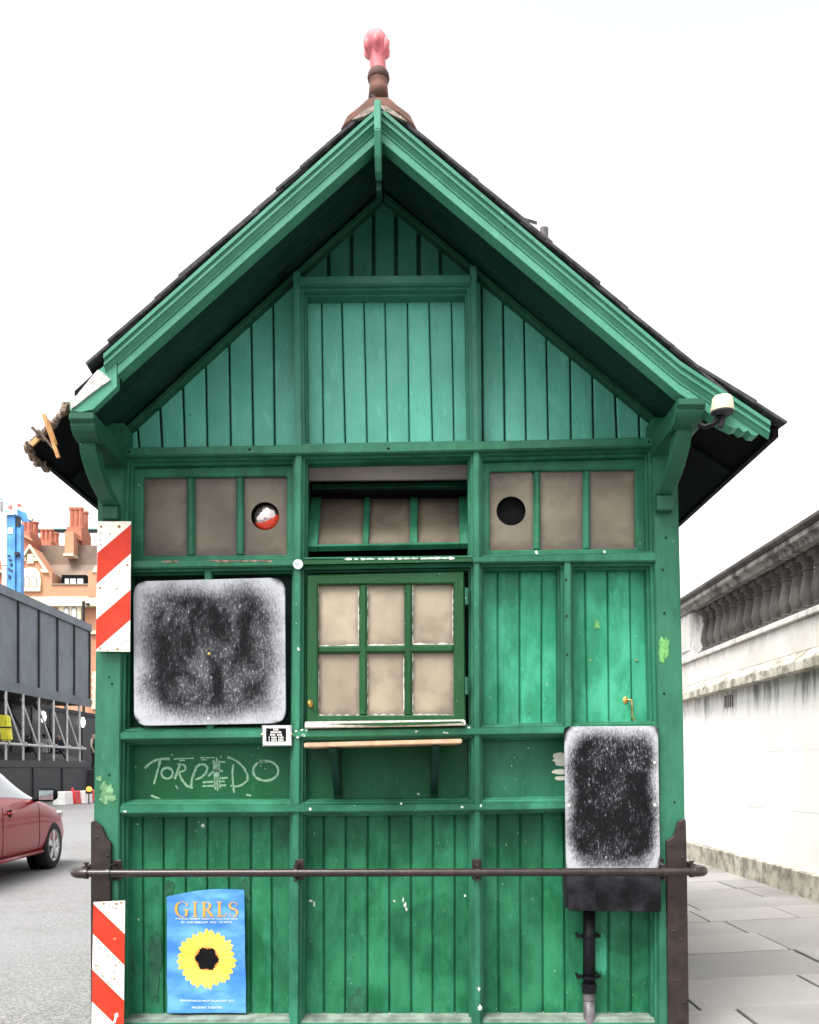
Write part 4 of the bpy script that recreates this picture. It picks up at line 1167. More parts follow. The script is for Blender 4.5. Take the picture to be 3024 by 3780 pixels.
MB().lathe([(0.006, 0), (0.005, -0.002), (0.0003, -0.003)], (c.x, c.y, c.z), n=12, axis='y').build('screw', putty, b1)
d = 4.066
b2 = board('chalkboard', [(2084, 2682), (2430, 2680), (2438, 3222), (2092, 3222)], 16, d, chalkboard('wiped_tall_blackboard', 174 * d / F, 270 * d / F, 0.72, 8.0, 0.15), th=0.02)
tag(b2, 'tall narrow blackboard with chalk streaks above the black metal box', 'chalkboard')
for px, py in ((2100, 2974), (2418, 2972), (2417, 2815), (2128, 2694), (2366, 2694)):
    c = W(px, py, d)
    MB().lathe([(0.007, 0), (0.006, -0.002), (0.0003, -0.003)], (c.x, c.y, c.z), n=12, axis='y').build('screw', chip_white, b2)
d = 4.05
mb_ = board('metal_box', [(2092, 3226), (2440, 3226), (2441, 3366), (2098, 3362)], 10, d, box_black, th=0.13)
tag(mb_, 'black metal meter box below the tall blackboard at the drain pipe', 'box')
slot = MB().prism([xz(a, b, d) for a, b in ((2201, 3294), (2208, 3292), (2213, 3330), (2216, 3354), (2205, 3352), (2202, 3330))], d - 0.001, d + 0.002)
slot.build('torn_slot', black_matte, mb_)

# red and white chevron plates on the left post
cream_refl = plain('cream_reflective', (0.80, 0.77, 0.66), 0.4, var=0.1, scale=12)
red_refl = plain('red_reflective', (0.50, 0.036, 0.018), 0.4, var=0.12, scale=10, spec=0.15)
rust = plain('rust_spot', (0.28, 0.15, 0.05), 0.8, var=0.4, scale=60)
def hazard_plate(quad, stripes, d, label, spots, top_stain=False):
    o3 = W((quad[0][0] + quad[1][0]) / 2, (quad[0][1] + quad[2][1]) / 2, d)
    o = MB().prism([xz(a, b, d) for a, b in quad], d, d + 0.004).build('hazard_plate', cream_refl, None, bevel=0.001, origin=o3)
    for s in stripes:
        MB().prism([xz(a, b, d) for a, b in s], d - 0.0012, d + 0.0005).build('red_stripe', red_refl, o)
    for px, py, r_ in spots:
        MB().prism(blob(px, py, d, r_, r_, 8, 0.25), d - 0.0022, d + 0.0005).build('rust_spot', rust, o)
    return tag(o, label, 'hazard plate', 'red and white plates on the left corner post')
d = 4.068
sp = [(374, 1944, 5), (440, 1944, 5), (372, 1969, 2.5), (406, 1971, 2.5), (371, 1993, 2.5), (372, 2010, 2.5), (370, 2170, 4.5), (431, 2173, 4), (471, 2086, 4), (468, 2163, 2.5), (440, 2110, 2.5), (367, 2210, 2.5), (400, 2222, 2.5), (367, 2252, 2.5), (434, 2362, 2.5), (466, 2363, 2.5), (371, 2393, 4), (398, 2400, 3), (433, 2396, 4.5), (466, 2399, 3)]
hp1 = hazard_plate([(360, 1924), (484, 1924), (480, 2406), (354, 2404)],
             [[(360, 2041), (484, 1936), (483, 2043), (358, 2154)], [(356, 2286), (482, 2177), (481, 2288), (354.5, 2398)]], d,
             'upper red and cream striped plate beside the large blackboard, stripes rising rightward', sp)
on_red = lambda x, yv: any(a - 4 < yv - (x - 343) * 0.985 < b + 4 for a, b in ((3337, 3446), (3579, 3697)))
sp = [q for q in ((R.uniform(350, 452), R.uniform(3335, 3770), R.uniform(2, 3.2)) for _ in range(60)) if not on_red(q[0], q[1])] + [(424, 3465, 4.5), (423, 3614, 4.5), (383, 3336, 4), (430, 3336, 5), (448, 3333, 4)]
hp2 = hazard_plate([(345, 3330), (462, 3324), (456, 3846), (337, 3846)],
             [[(345, 3337), (461, 3448), (460, 3563), (343, 3446)], [(341, 3579), (459, 3694), (457, 3812), (340, 3697)]], 4.062,
             'lower red and cream striped plate under the guard rail, stripes falling rightward', sp)
MB().prism([xz(a, b, 4.062) for a, b in ((424, 3742), (436, 3738), (437, 3752), (430, 3758), (428, 3775), (418, 3775), (424, 3756))], 4.0606, 4.0625).build('peeled_spot', cream_refl, hp2)

# small notice
d = 4.088
nt_ = MB().prism([xz(a, b, d) for a, b in ((967, 2677), (1078, 2677), (1078, 2753), (969, 2755))], d, d + 0.006).build('notice', plain('clear_acrylic_edge', (0.24, 0.25, 0.25), 0.2, var=0.2), None, bevel=0.001, origin=W(1022, 2715, d))
tag(nt_, 'small white notice with black lettered centre at the casement corner', 'notice')
MB().prism([xz(a, b, d) for a, b in ((972, 2681), (1071, 2679), (1073, 2748), (974, 2749))], d - 0.0012, d + 0.0002).build('card', white_paint, nt_)
MB().prism([xz(a, b, d) for a, b in ((982, 2688), (1057, 2688), (1057, 2737.5), (982.5, 2737.5))], d - 0.002, d - 0.0008).build('black_field', black_matte, nt_)
# five rows of small slanting white print, too blurred to read
for cx, py, pat in ((1019, 2693, '####'), (1019.5, 2703, '########'), (1020, 2712.5, '#### ####'), (1020, 2722.5, '# #### ####'), (1020, 2732, '# #### ####')):
    m = MB()
    for i, ch in enumerate(pat):
        if ch == ' ': continue
        x = cx + (i - (len(pat) - 1) / 2) * 5.1
        m.prism([xz(x - 2.2, py - 3.6, d), xz(x + 0.2, py - 3.6, d), xz(x + 2.0, py + 3.4, d), xz(x - 0.4, py + 3.6, d)], d - 0.0028, d - 0.0018)
    m.build('print_row', white_paint, nt_)
for px in (969, 1075):
    c = W(px, 2711, d)
    MB().lathe([(0.005, 0.002), (0.0055, -0.003), (0.003, -0.006), (0.0003, -0.0065)], (c.x, c.y, c.z), n=10, axis='y').build('fixing', plain('peach_cap', (0.75, 0.5, 0.35), 0.5) if px == 969 else bpy.data.materials['peach_cap'], nt_)

# round sticker
d = YF - 0.007
st_ = MB().prism(blob(1100.5, 2083, d, 18.5, 18.5, 28, 0.03), d - 0.0015, d + 0.002).build('sticker', plain('pale_sticker', (0.46, 0.50, 0.56), 0.5, var=0.06), None, origin=W(1100, 2083, d))
tag(st_, 'round pale sticker at the crossing left above the casement', 'sticker')
for x0, y0, x1, y1 in ((1090, 2074, 1096, 2090), (1098, 2074, 1103, 2088)):
    m = MB().prism([xz(x0 - 1, y0, d), xz(x0 + 1.2, y0, d), xz(x1 + 1, y1, d), xz(x1 - 1, y1, d)], d - 0.0026, d - 0.001)
    m.build('print_mark', plain('blue_grey_ink', (0.12, 0.14, 0.20), 0.6) if x0 == 1090 else bpy.data.materials['blue_grey_ink'], st_)

# flood lamp on the right bracket
d = 3.66
lamp = thing('flood_lamp', 'cream bucket shaped lamp by the right eaves bracket', 'lamp', W(2667, 1529, d))
cx, r0, r1 = W(2667, 0, d).x, 43 * d / F, 36 * d / F
zt, zb = W(0, 1466, d).z, W(0, 1520, d).z
MB().lathe([(r0 * 0.98, 0), (r0, 0.004), (r1, zt - zb - 0.006), (r1 * 0.9, zt - zb), (0.0005, zt - zb + 0.002)], (cx, d, zb), n=28).build('housing', cream_plastic, lamp, smooth=False)
smooth_by_angle(bpy.data.objects['housing'], 0.6)
MB().lathe([(r0 * 0.6, -0.016), (r0 * 0.95, -0.006), (r0 * 0.95, 0.002)], (cx, d, zb), n=28).build('lens', plain('grey_lens', (0.03, 0.03, 0.034), 0.4, spec=0.15), lamp)
MB().tube([(cx - 0.01, d, zb - 0.01), (cx - 0.03, d + 0.01, zb - 0.045), (cx - 0.06, d + 0.03, zb - 0.05), (cx - 0.085, d + 0.04, zb - 0.035)], 0.011, 10).build('arm', iron_black, lamp, smooth=True)
MB().tube([(cx + 0.005, d + 0.01, zb - 0.012), (cx - 0.005, d + 0.01, zb - 0.06)], 0.013, 10).build('sensor', box_black, lamp)

# poster
d = 4.2
poster = thing('poster', 'blue paper poster with GIRLS lettering and a yellow sunflower', 'poster', W(764, 3737, d))
PQ = [W(618, 3309, d), W(903, 3286, d), W(910, 3737, d), W(620, 3737, d)]
zmid = (PQ[0].z + PQ[2].z) / 2
def pwave(x, z):
    a = math.sin(z * 31 + x * 9 + 0.6) * 0.0034 + math.sin(z * 17 - x * 21) * 0.0026 + math.sin(z * 55 + x * 30) * 0.0007
    edge = max(0, (W(0, 3345, d).z - z) / -0.08)
    return d - 0.010 + a - 0.003 * min(1, edge)
def pp(u, v):
    p = lerp(lerp(PQ[0], PQ[1], u), lerp(PQ[3], PQ[2], u), v)
    if v == 0 and u > 0.02: p.z += 0.006 * math.sin(u * 2.6)
    if v < 0.12: p.z += (0.12 - v) * 0.10 * math.sin(u * PI) * 1.0
    return p
def poster_blue():
    t = NT('poster_blue'); p = t.pos()
    n = t.noise(t.mapping(p, (1, 1, 2.2), rot=(0, 0.5, 0)), 7, 4, 0.5)
    t.set('Base Color', t.mix(t.ramp(n, 0.35, 0.7), (0.045, 0.190, 0.52), (0.120, 0.340, 0.66)))
    t.set('Roughness', 0.30); t.set('Specular IOR Level', 0.4); return t.m
nu, nv = 16, 26
vs_ = []
for k in (0, 1):
    for j in range(nv + 1):
        for i in range(nu + 1):
            p = pp(i / nu, j / nv); vs_.append((p.x, pwave(p.x, p.z) + 0.0006 * k, p.z))
fs = []
N1 = (nu + 1) * (nv + 1)
for j in range(nv):
    for i in range(nu):
        a = j * (nu + 1) + i
        fs.append([a, a + 1, a + nu + 2, a + nu + 1]); fs.append([N1 + a, N1 + a + nu + 1, N1 + a + nu + 2, N1 + a + 1])
MB().add(vs_, fs).build('sheet', poster_blue(), poster, smooth=True)
PS = d / F
def ppx(px, py, e=0.0012):
    x, z = xz(px, py, d); return Vector((x, pwave(x, z) - e, z))
# serif letters G I R L S, built from their own outlines
def serif(name, polys, x0, x1, ytop=3327, ybot=3382):
    m = MB()
    for k, poly in enumerate(polys):
        v = [ppx(lerp(x0, x1, a), lerp(ybot, ytop, b), 0.0040 + 0.00007 * k) for a, b in poly]
        m.add(v, [list(range(len(v)))])
    return m.build(name, poster_gold, poster)
poster_gold = plain('poster_gold', (0.60, 0.31, 0.04), 0.45, var=0.08)
def ring_band(cx, cy, rx, ry, t0, t1, a0, a1, n=22):   # crescent band whose thickness goes t0..t1..t0
    quads = []
    P = []
    for i in range(n + 1):
        a = lerp(a0, a1, i / n); k = math.sin(PI * i / n)
        th = lerp(t0, t1, k)
        P.append(((cx + rx * math.cos(a), cy + ry * math.sin(a)), (cx + (rx - th) * math.cos(a), cy + (ry - th * 0.35) * math.sin(a))))
    for p, q_ in zip(P, P[1:]): quads.append([p[0], q_[0], q_[1], p[1]])
    return quads
G_ = ring_band(0.5, 0.5, 0.5, 0.52, 0.06, 0.20, PI * 0.22, PI * 1.72) + [[(0.72, 0.02), (0.90, 0.08), (0.90, 0.46), (0.72, 0.46)], [(0.62, 0.43), (1.0, 0.43), (1.0, 0.49), (0.62, 0.49)], [(0.80, 0.70), (0.90, 0.70), (0.90, 0.98), (0.82, 0.9)]]
I_ = [[(0.3, 0.04), (0.7, 0.04), (0.7, 0.96), (0.3, 0.96)], [(0, 0), (1, 0), (1, 0.05), (0, 0.05)], [(0, 0.95), (1, 0.95), (1, 1), (0, 1)]]
R_l = [[(0.12, 0.04), (0.32, 0.04), (0.32, 0.96), (0.12, 0.96)], [(0, 0), (0.46, 0), (0.46, 0.05), (0, 0.05)], [(0, 0.95), (0.4, 0.95), (0.4, 1), (0, 1)]] + ring_band(0.36, 0.74, 0.42, 0.26, 0.06, 0.19, -PI / 2, PI / 2) + [[(0.30, 0.95), (0.40, 0.95), (0.40, 1.0), (0.30, 1.0)], [(0.30, 0.46), (0.42, 0.46), (0.42, 0.53), (0.30, 0.53)], [(0.36, 0.48), (0.58, 0.50), (0.92, 0.06), (1.02, 0.0), (0.74, 0.0)]]
L_l = [[(0.16, 0.04), (0.42, 0.04), (0.42, 0.96), (0.16, 0.96)], [(0, 0), (0.95, 0), (0.95, 0.06), (0, 0.06)], [(0, 0.95), (0.58, 0.95), (0.58, 1), (0, 1)], [(0.84, 0.05), (0.95, 0.05), (1.0, 0.28), (0.94, 0.28)]]
def s_curve():
    P = []
    n = 30
    for i in range(n + 1):
        t = i / n
        a = lerp(PI * 0.15, PI * 1.5, min(1, t * 2)) if t <= 0.5 else lerp(PI * 0.5, -PI * 0.85, (t - 0.5) * 2)
        c = (0.5, 0.75) if t <= 0.5 else (0.5, 0.27)
        rx, ry = (0.38, 0.23) if t <= 0.5 else (0.42, 0.25)
        P.append(Vector((c[0] + rx * math.cos(a), c[1] + ry * math.sin(a), 0)))
    quads = []
    for i in range(n):
        w = lambda t: 0.03 + 0.085 * math.sin(PI * t) ** 1.2
        t0 = (P[min(i+1, n)] - P[max(i-1, 0)]).normalized(); t1 = (P[min(i+2, n)] - P[i]).normalized()
        n0, n1 = Vector((-t0.y * 1.2, t0.x * 0.5, 0)) * w(i / n), Vector((-t1.y * 1.2, t1.x * 0.5, 0)) * w((i + 1) / n)
        quads.append([(P[i] + n0)[:2], (P[i+1] + n1)[:2], (P[i+1] - n1)[:2], (P[i] - n0)[:2]])
    return quads + [[(0.82, 0.74), (0.90, 0.74), (0.92, 0.98), (0.86, 0.92)], [(0.06, 0.04), (0.12, 0.10), (0.15, 0.30), (0.08, 0.30)]]
for nm, polys, a, b in (('letter', G_, 647, 701), ('letter', I_, 713, 733), ('letter', R_l, 746, 795), ('letter', L_l, 803, 839), ('letter', s_curve(), 847, 881)):
    serif(nm, polys, a, b)
poster_white = plain('poster_white_print', (0.80, 0.86, 0.92), 0.5, var=0.05)
for body, cx, py, wpx, size in (('A MUSICAL COMEDY  BASED ON  CALENDAR GIRLS', 764, 3393, 230, 0.0115), ('BY  GARY BARLOW  AND  TIM FIRTH', 765, 3406.5, 185, 0.0125), ('PERFORMANCES FROM 28 JANUARY 2017', 766, 3695, 200, 0.0130), ('PHOENIX THEATRE', 766, 3721, 110, 0.0150)):
    text_part(body, size, poster_white, poster, ppx(cx, py), width=wpx * PS, warp=lambda x, z: pwave(x, z) - 0.0020)
# sunflower print
fc = (766, 3538)
def petal_r(a, base, amp, k, ph): return base + amp * abs(math.cos(k * a / 2 + ph)) ** 0.6
def disc(rfun, e, mat, name, rings=6, n=200, r_in=0.0):
    m = MB(); v = [ppx(fc[0], fc[1], e)]
    for j in range(1, rings + 1):
        for i in range(n):
            a = 2 * PI * i / n
            r_ = rfun(a) * j / rings
            v.append(ppx(fc[0] + r_ * math.cos(a), fc[1] - r_ * math.sin(a), e))
    f = [[0, 1 + i, 1 + (i + 1) % n] for i in range(n)]
    for j in range(rings - 1):
        o_ = 1 + j * n
        f += [[o_ + i, o_ + (i + 1) % n, o_ + n + (i + 1) % n, o_ + n + i] for i in range(n)]
    m.add(v, f); return m.build(name, mat, poster, smooth=True, origin=ppx(fc[0], fc[1], e))
def petal_mat():
    t = NT('poster_petal_yellow'); x, yy, z = t.sep(t.pos('object'))
    an = t.math('ARCTAN2', z, x)
    st = t.n('TexNoise'); st.noise_dimensions = '1D'; t.l(t.math('MULTIPLY', an, 9.0), st.inputs['W']); st.inputs['Scale'].default_value = 1.6; st.inputs['Detail'].default_value = 4
    r = t.math('SQRT', t.math('ADD', t.math('MULTIPLY', x, x), t.math('MULTIPLY', z, z)))
    col = t.mix(t.ramp(st.outputs['Fac'], 0.38, 0.62), (0.66, 0.47, 0.03), (0.76, 0.66, 0.12))
    col = t.mix(t.math('MULTIPLY', t.ramp(t.math('ADD', r, t.math('MULTIPLY', st.outputs['Fac'], 0.012)), 0.055, 0.072, 1, 0), 0.9), col, (0.60, 0.13, 0.03))
    t.set('Base Color', col); t.set('Roughness', 0.4); return t.m
rr0 = [R.uniform(-5, 5) for _ in range(40)]
disc(lambda a: petal_r(a, 92, 16, 27, 0.3) + rr0[int(a / (2 * PI) * 27) % 40], 0.0012, petal_mat(), 'flower_print')
disc(lambda a: 41 + 4 * math.cos(6 * a + 0.4) + 1.6 * math.cos(23 * a), 0.0021, black_matte, 'flower_eye')

# ================================================================== stone wall with balustrade on the right
WX = WALL_X
wall = thing('stone_wall', 'white stone boundary wall with sooty balustrade along the pavement', 'wall', (WX, 10, pz(WX)))
Z_PL, Z_CB, Z_CT, Z_BB, Z_CPB, Z_TOP = 0.33, 2.12, 2.26, 2.66, 3.22, 3.43
ashlar = stone('portland_ashlar', (0.78, 0.76, 0.71), (0.86, 0.845, 0.81), 0.8, 1.78, 2.14)
plinth_st = stone('stained_plinth_stone', (0.34, 0.30, 0.235), (0.52, 0.48, 0.40), 0.75, sootcol=(0.10, 0.09, 0.075), stretch=0.9)
frieze_st = stone('frieze_stone', (0.60, 0.57, 0.51), (0.74, 0.71, 0.66), 0.35, 2.42, 2.66)
cornice_st = stone('mossy_cornice', (0.50, 0.46, 0.38), (0.66, 0.62, 0.55), 0.8, sootcol=(0.11, 0.10, 0.065), stretch=0.8)
sooty_st = stone('sooty_stone', (0.075, 0.066, 0.058), (0.15, 0.135, 0.12), 0.6, sootcol=(0.035, 0.032, 0.03))
coping_st = stone('streaked_coping', (0.28, 0.255, 0.235), (0.42, 0.39, 0.36), 0.9, sootcol=(0.05, 0.047, 0.047))
MB().box((WX + 0.06, -1.0, pz(WX) - 0.2), (WX + 0.45, 26, Z_BB - 0.05)).build('core', ashlar, wall)
# ashlar blocks
courses = [Z_PL, 0.86, 1.42, Z_CB]
for ci in range(3):
    z0, z1 = courses[ci], courses[ci + 1]
    yv = 3.0 + (0.35 if ci % 2 else 0)
    while yv < 16:
        ln = R.uniform(0.85, 1.15)
        MB().box((WX + 0.012 + R.uniform(-.001, .001), yv + 0.001, z0 + 0.001), (WX + 0.08, yv + ln - 0.001, z1 - 0.001)).build('ashlar_block', ashlar, wall, bevel=0.0015)
        yv += ln
    MB().box((WX + 0.014, 16.3, z0 + 0.003), (WX + 0.08, 26, z1 - 0.003)).build('ashlar_course', ashlar, wall)
yv = 3.0
while yv < 16:
    ln = R.uniform(0.7, 1.0)
    MB().prismx([(yv + 0.003, pz(WX) - 0.1), (yv + ln - 0.003, pz(WX) - 0.1), (yv + ln - 0.003, Z_PL + R.uniform(-.006, .004)), (yv + 0.003, Z_PL + R.uniform(-.006, .004))], WX - 0.03 + R.uniform(-.006, .006), WX + 0.08).build('plinth_block', plinth_st, wall, bevel=0.008)
    yv += ln
MB().box((WX - 0.03, 16.6, -0.1), (WX + 0.08, 26, Z_PL)).build('plinth_course', plinth_st, wall)
# string course with drip edge, frieze, base of the balustrade
yv = 3.0
while yv < 25:
    ln = 1.6
    MB().prism([(WX - 0.10, Z_CB), (WX + 0.06, Z_CB), (WX + 0.06, Z_CT + 0.05), (WX + 0.0, Z_CT + 0.05), (WX - 0.07, Z_CT - 0.02), (WX - 0.10, Z_CT - 0.05)], yv + 0.002, yv + ln - 0.002).build('string_course', cornice_st, wall, bevel=0.006)
    MB().box((WX + 0.004, yv + 0.002, Z_CT + 0.052), (WX + 0.09, yv + ln - 0.002, Z_BB - 0.06)).build('frieze_block', frieze_st, wall, bevel=0.004)
    MB().box((WX - 0.03, yv + 0.002, Z_BB - 0.058), (WX + 0.40, yv + ln - 0.002, Z_BB)).build('balustrade_base', frieze_st, wall, bevel=0.008)
    MB().prism([(WX - 0.05, Z_CPB), (WX + 0.42, Z_CPB), (WX + 0.42, Z_TOP - 0.10), (WX - 0.11, Z_TOP - 0.10), (WX - 0.11, Z_CPB + 0.06), (WX - 0.06, Z_CPB + 0.045)], yv + 0.002, yv + ln - 0.002).build('handrail', coping_st, wall, bevel=0.006)
    MB().prism([(WX - 0.11, Z_TOP - 0.098), (WX + 0.42, Z_TOP - 0.098), (WX + 0.42, Z_TOP - 0.06), (WX + 0.15, Z_TOP), (WX - 0.15, Z_TOP - 0.035), (WX - 0.15, Z_TOP - 0.07)], yv + 0.002, yv + ln - 0.002).build('coping', sooty_st, wall, bevel=0.006)
    yv += ln
# balusters: shared mesh
H = Z_CPB - Z_BB
bp = [(0.082, 0.0), (0.082, 0.05), (0.062, 0.055), (0.068, 0.075), (0.052, 0.085), (0.062, 0.12), (0.078, 0.165), (0.074, 0.21), (0.060, 0.30), (0.046, 0.36), (0.046, 0.40), (0.060, 0.405), (0.060, 0.42), (0.046, 0.425), (0.055, 0.46), (0.075, 0.49), (0.09, 0.50)]
m = MB().lathe([(r_, h * H / 0.56) for r_, h in bp], (0, 0, 0), n=18)
m.box((-0.085, -0.085, 0.50 * H / 0.56), (0.085, 0.085, H))
m.box((-0.088, -0.088, -0.002), (0.088, 0.088, 0.035))
bme = m.mesh('baluster', Vector()); bme.materials.append(sooty_st)
bm = bmesh.new(); bm.from_mesh(bme)
for f in bm.faces: f.smooth = True
for e in bm.edges: e.smooth = not (len(e.link_faces) == 2 and e.calc_face_angle(0) > 0.6)
bm.to_mesh(bme); bm.free()
yv = 11.0
while yv > 5.5:
    o = bpy.data.objects.new('baluster', bme); COL.objects.link(o); o.parent = wall
    o.location = Vector((WX + 0.12, yv, Z_BB)) - WL[wall]; o.rotation_euler = (0, 0, R.uniform(-0.03, 0.03))
    yv -= 0.235
# pedestal beyond the last baluster, with a recessed panel
MB().box((WX - 0.01, 11.16, Z_BB), (WX + 0.34, 12.1, Z_CPB)).build('pedestal', ashlar, wall, bevel=0.006)
MB().box((WX - 0.022, 11.26, Z_BB + 0.08), (WX + 0.01, 11.98, Z_CPB - 0.08)).build('pedestal_panel', frieze_st, wall, bevel=0.01)
yv = 12.3
while yv < 22:
    o = bpy.data.objects.new('baluster', bme); COL.objects.link(o); o.parent = wall
    o.location = Vector((WX + 0.12, yv, Z_BB)) - WL[wall]
    yv += 0.235
# vent grille
gy = 9.92; gz = CH + (CY - 2588) * gy / F
g = MB().box((WX + 0.006, gy - 0.16, gz - 0.075), (WX + 0.0115, gy + 0.16, gz + 0.075)).build('vent_grille', plain('grey_vent', (0.55, 0.53, 0.50), 0.6), wall)
for k in range(5):
    yy = gy - 0.12 + k * 0.06
    MB().box((WX + 0.001, yy - 0.012, gz - 0.066), (WX + 0.0062, yy + 0.009, gz + 0.066)).build('slot', black_matte, g)

# ================================================================== red car
car = thing('parked_car', 'red hatchback car with silver wheels on the road at the left', 'car', (-5.74, 12.1, ROAD_Z), local=True, rz=PI / 2 + math.radians(3.0))
red_body = NT('red_car_paint'); red_body.set('Base Color', (0.27, 0.010, 0.012)); red_body.set('Metallic', 0.1); red_body.set('Roughness', 0.32); red_body.set('Coat Weight', 0.35); red_body.set('Specular IOR Level', 0.25); red_body.set('Coat Roughness', 0.04)
red_body = red_body.m
car_glass = NT('car_glass'); car_glass.set('Base Color', (0.10, 0.115, 0.12)); car_glass.set('Roughness', 0.03); car_glass.set('IOR', 1.7); car_glass.set('Coat Weight', 1.0)
car_glass = car_glass.m
tyre_mat = plain('tyre_rubber', (0.012, 0.012, 0.013), 0.8, var=0.3)
alloy = plain('silver_alloy', (0.55, 0.55, 0.56), 0.3, metal=0.8, var=0.08)
ST = [(0.95, .34, .55, .52, .50, .58, .36), (0.82, .22, .74, .64, .68, .70, .46), (0.45, .19, .845, .76, .77, .83, .55), (0.0, .19, .87, .86, .80, .93, .60), (-0.32, .19, .875, .92, .81, 1.0, .62),
      (-0.60, .19, .875, .94, .81, 1.13, .61), (-1.15, .19, .88, .96, .80, 1.40, .57), (-1.6, .19, .88, .97, .80, 1.485, .56), (-2.2, .19, .875, .98, .79, 1.47, .55), (-2.8, .21, .865, 1.0, .78, 1.33, .53), (-3.2, .26, .83, 1.02, .74, 1.15, .50), (-3.5, .38, .76, .92, .68, .98, .46)]
def sect(s):
    x, zb, wm, bz, bw, rz_, rw = s
    h = [(0, zb), (wm * .8, zb), (wm * .97, zb + .09), (wm, lerp(zb, bz, .45)), (wm * .985, bz - .13), (bw + .02, bz - .015), (bw, bz), (lerp(bw, rw, .55), lerp(bz, rz_, .55)), (rw, rz_ - .045), (rw * .93, rz_ - .012), (rw * .5, rz_ - .001)]
    return [(x, y, z) for y, z in h] + [(x, 0, rz_)] + [(x, -y, z) for y, z in reversed(h[1:])]
bm = bmesh.new()
rings = [[bm.verts.new(v) for v in sect(s)] for s in ST]
n = len(rings[0])
for i in range(len(ST) - 1):
    for k in range(n):
        f = bm.faces.new([rings[i][k], rings[i][(k+1) % n], rings[i+1][(k+1) % n], rings[i+1][k]])
        f.smooth = True
        kk = k if k < 11 else n - 1 - k
        if kk in (6, 7) and 4 <= i <= 9: f.material_index = 1 if k < 11 else 2
        if kk in (8, 9, 10) and i in (4, 5) : f.material_index = 3
        if kk in (9, 10) and i in (9, 10): f.material_index = 4
bm.faces.new(rings[0][::-1]); bm.faces.new(rings[-1])
bmesh.ops.recalc_face_normals(bm, faces=bm.faces[:])
me = bpy.data.meshes.new('body'); bm.to_mesh(me); bm.free()
for mt in (red_body, car_glass, car_glass, car_glass, car_glass, tyre_mat): me.materials.append(mt)
body = link('body', me, car)
body.modifiers.new('s', 'SUBSURF').levels = 2
body.modifiers['s'].render_levels = 2
cut = MB()
for ax in (0.0, -2.70):
    for s in (-1, 1):
        cut.lathe([(0.352, 0.0), (0.352, 0.34)], (ax, s * 0.62 if s > 0 else -0.96, 0.318), n=40, axis='y')
cutter = cut.build('cutter', tyre_mat)
md = body.modifiers.new('b', 'BOOLEAN'); md.object = cutter; md.operation = 'DIFFERENCE'; md.solver = 'EXACT'
bake(body)
bpy.data.objects.remove(cutter)
for idx, nm in ((1, 'window'), (2, 'window'), (3, 'windscreen'), (4, 'rear_window')):
    src = bmesh.new(); src.from_mesh(body.data)
    bmesh.ops.delete(src, geom=[f for f in src.faces if f.material_index != idx], context='FACES')
    if len(src.faces):
        for v in src.verts: v.co += v.normal * 0.003
        for f in src.faces: f.material_index = 0
        mw = bpy.data.meshes.new(nm); src.to_mesh(mw); mw.materials.append(car_glass); link(nm, mw, car)
    src.free()
    src = bmesh.new(); src.from_mesh(body.data)
    src.free()
for p in body.data.polygons:
    if p.material_index in (1, 2, 3, 4): p.material_index = 5
def wheel(x, s):
    w = bpy.data.objects.new('wheel', None); COL.objects.link(w); w.parent = car
    c = Vector((x, s * 0.775, 0.318)); w.location = c; WL[w] = c
    MB().lathe([(0.20, -0.09), (0.29, -0.098), (0.314, -0.08), (0.318, 0), (0.314, 0.08), (0.29, 0.098), (0.215, 0.09), (0.205, 0.05), (0.205, -0.05), (0.20, -0.09)], c, n=40, axis='y', caps=False).build('tyre', tyre_mat, w, smooth=True)
    rim = MB().lathe([(0.19, 0.03 * s), (0.216, 0.088 * s), (0.210, 0.093 * s), (0.19, 0.08 * s), (0.17, 0.02 * s)], c, n=40, axis='y', caps=False)
    for k in range(5):
        a = 2 * PI * k / 5 + 0.3
        u, v = Vector((math.cos(a), 0, math.sin(a))), Vector((-math.sin(a), 0, math.cos(a)))
        cs = [u * .03 - v * .03, u * .2 - v * .045, u * .2 + v * .045, u * .03 + v * .03]
        yo, yi = Vector((0, s * 0.088, 0)), Vector((0, s * 0.06, 0))
        rim.hexa([c + q_ + yo for q_ in cs], [c + q_ + yi for q_ in cs])
    rim.lathe([(0.055, s * 0.05), (0.05, s * 0.094), (0.001, s * 0.097)], c, n=20, axis='y')
    rim.build('rim', alloy, w)
    MB().lathe([(0.20, s * 0.01), (0.001, s * 0.012)], c, n=24, axis='y').build('brake_disc', black_matte, w)
for x in (0.0, -2.70):
    for s in (-1, 1):
        wheel(x, s)
        MB().lathe([(0.349, s * 0.615), (0.349, s * 0.66), (0.001, s * 0.662)], (x, 0, 0.318), n=32, axis='y').build('wheel_well', black_matte, car)
from mathutils.bvhtree import BVHTree
tb = bmesh.new(); tb.from_mesh(body.data); car_tree = BVHTree.FromBMesh(tb); tb.free()
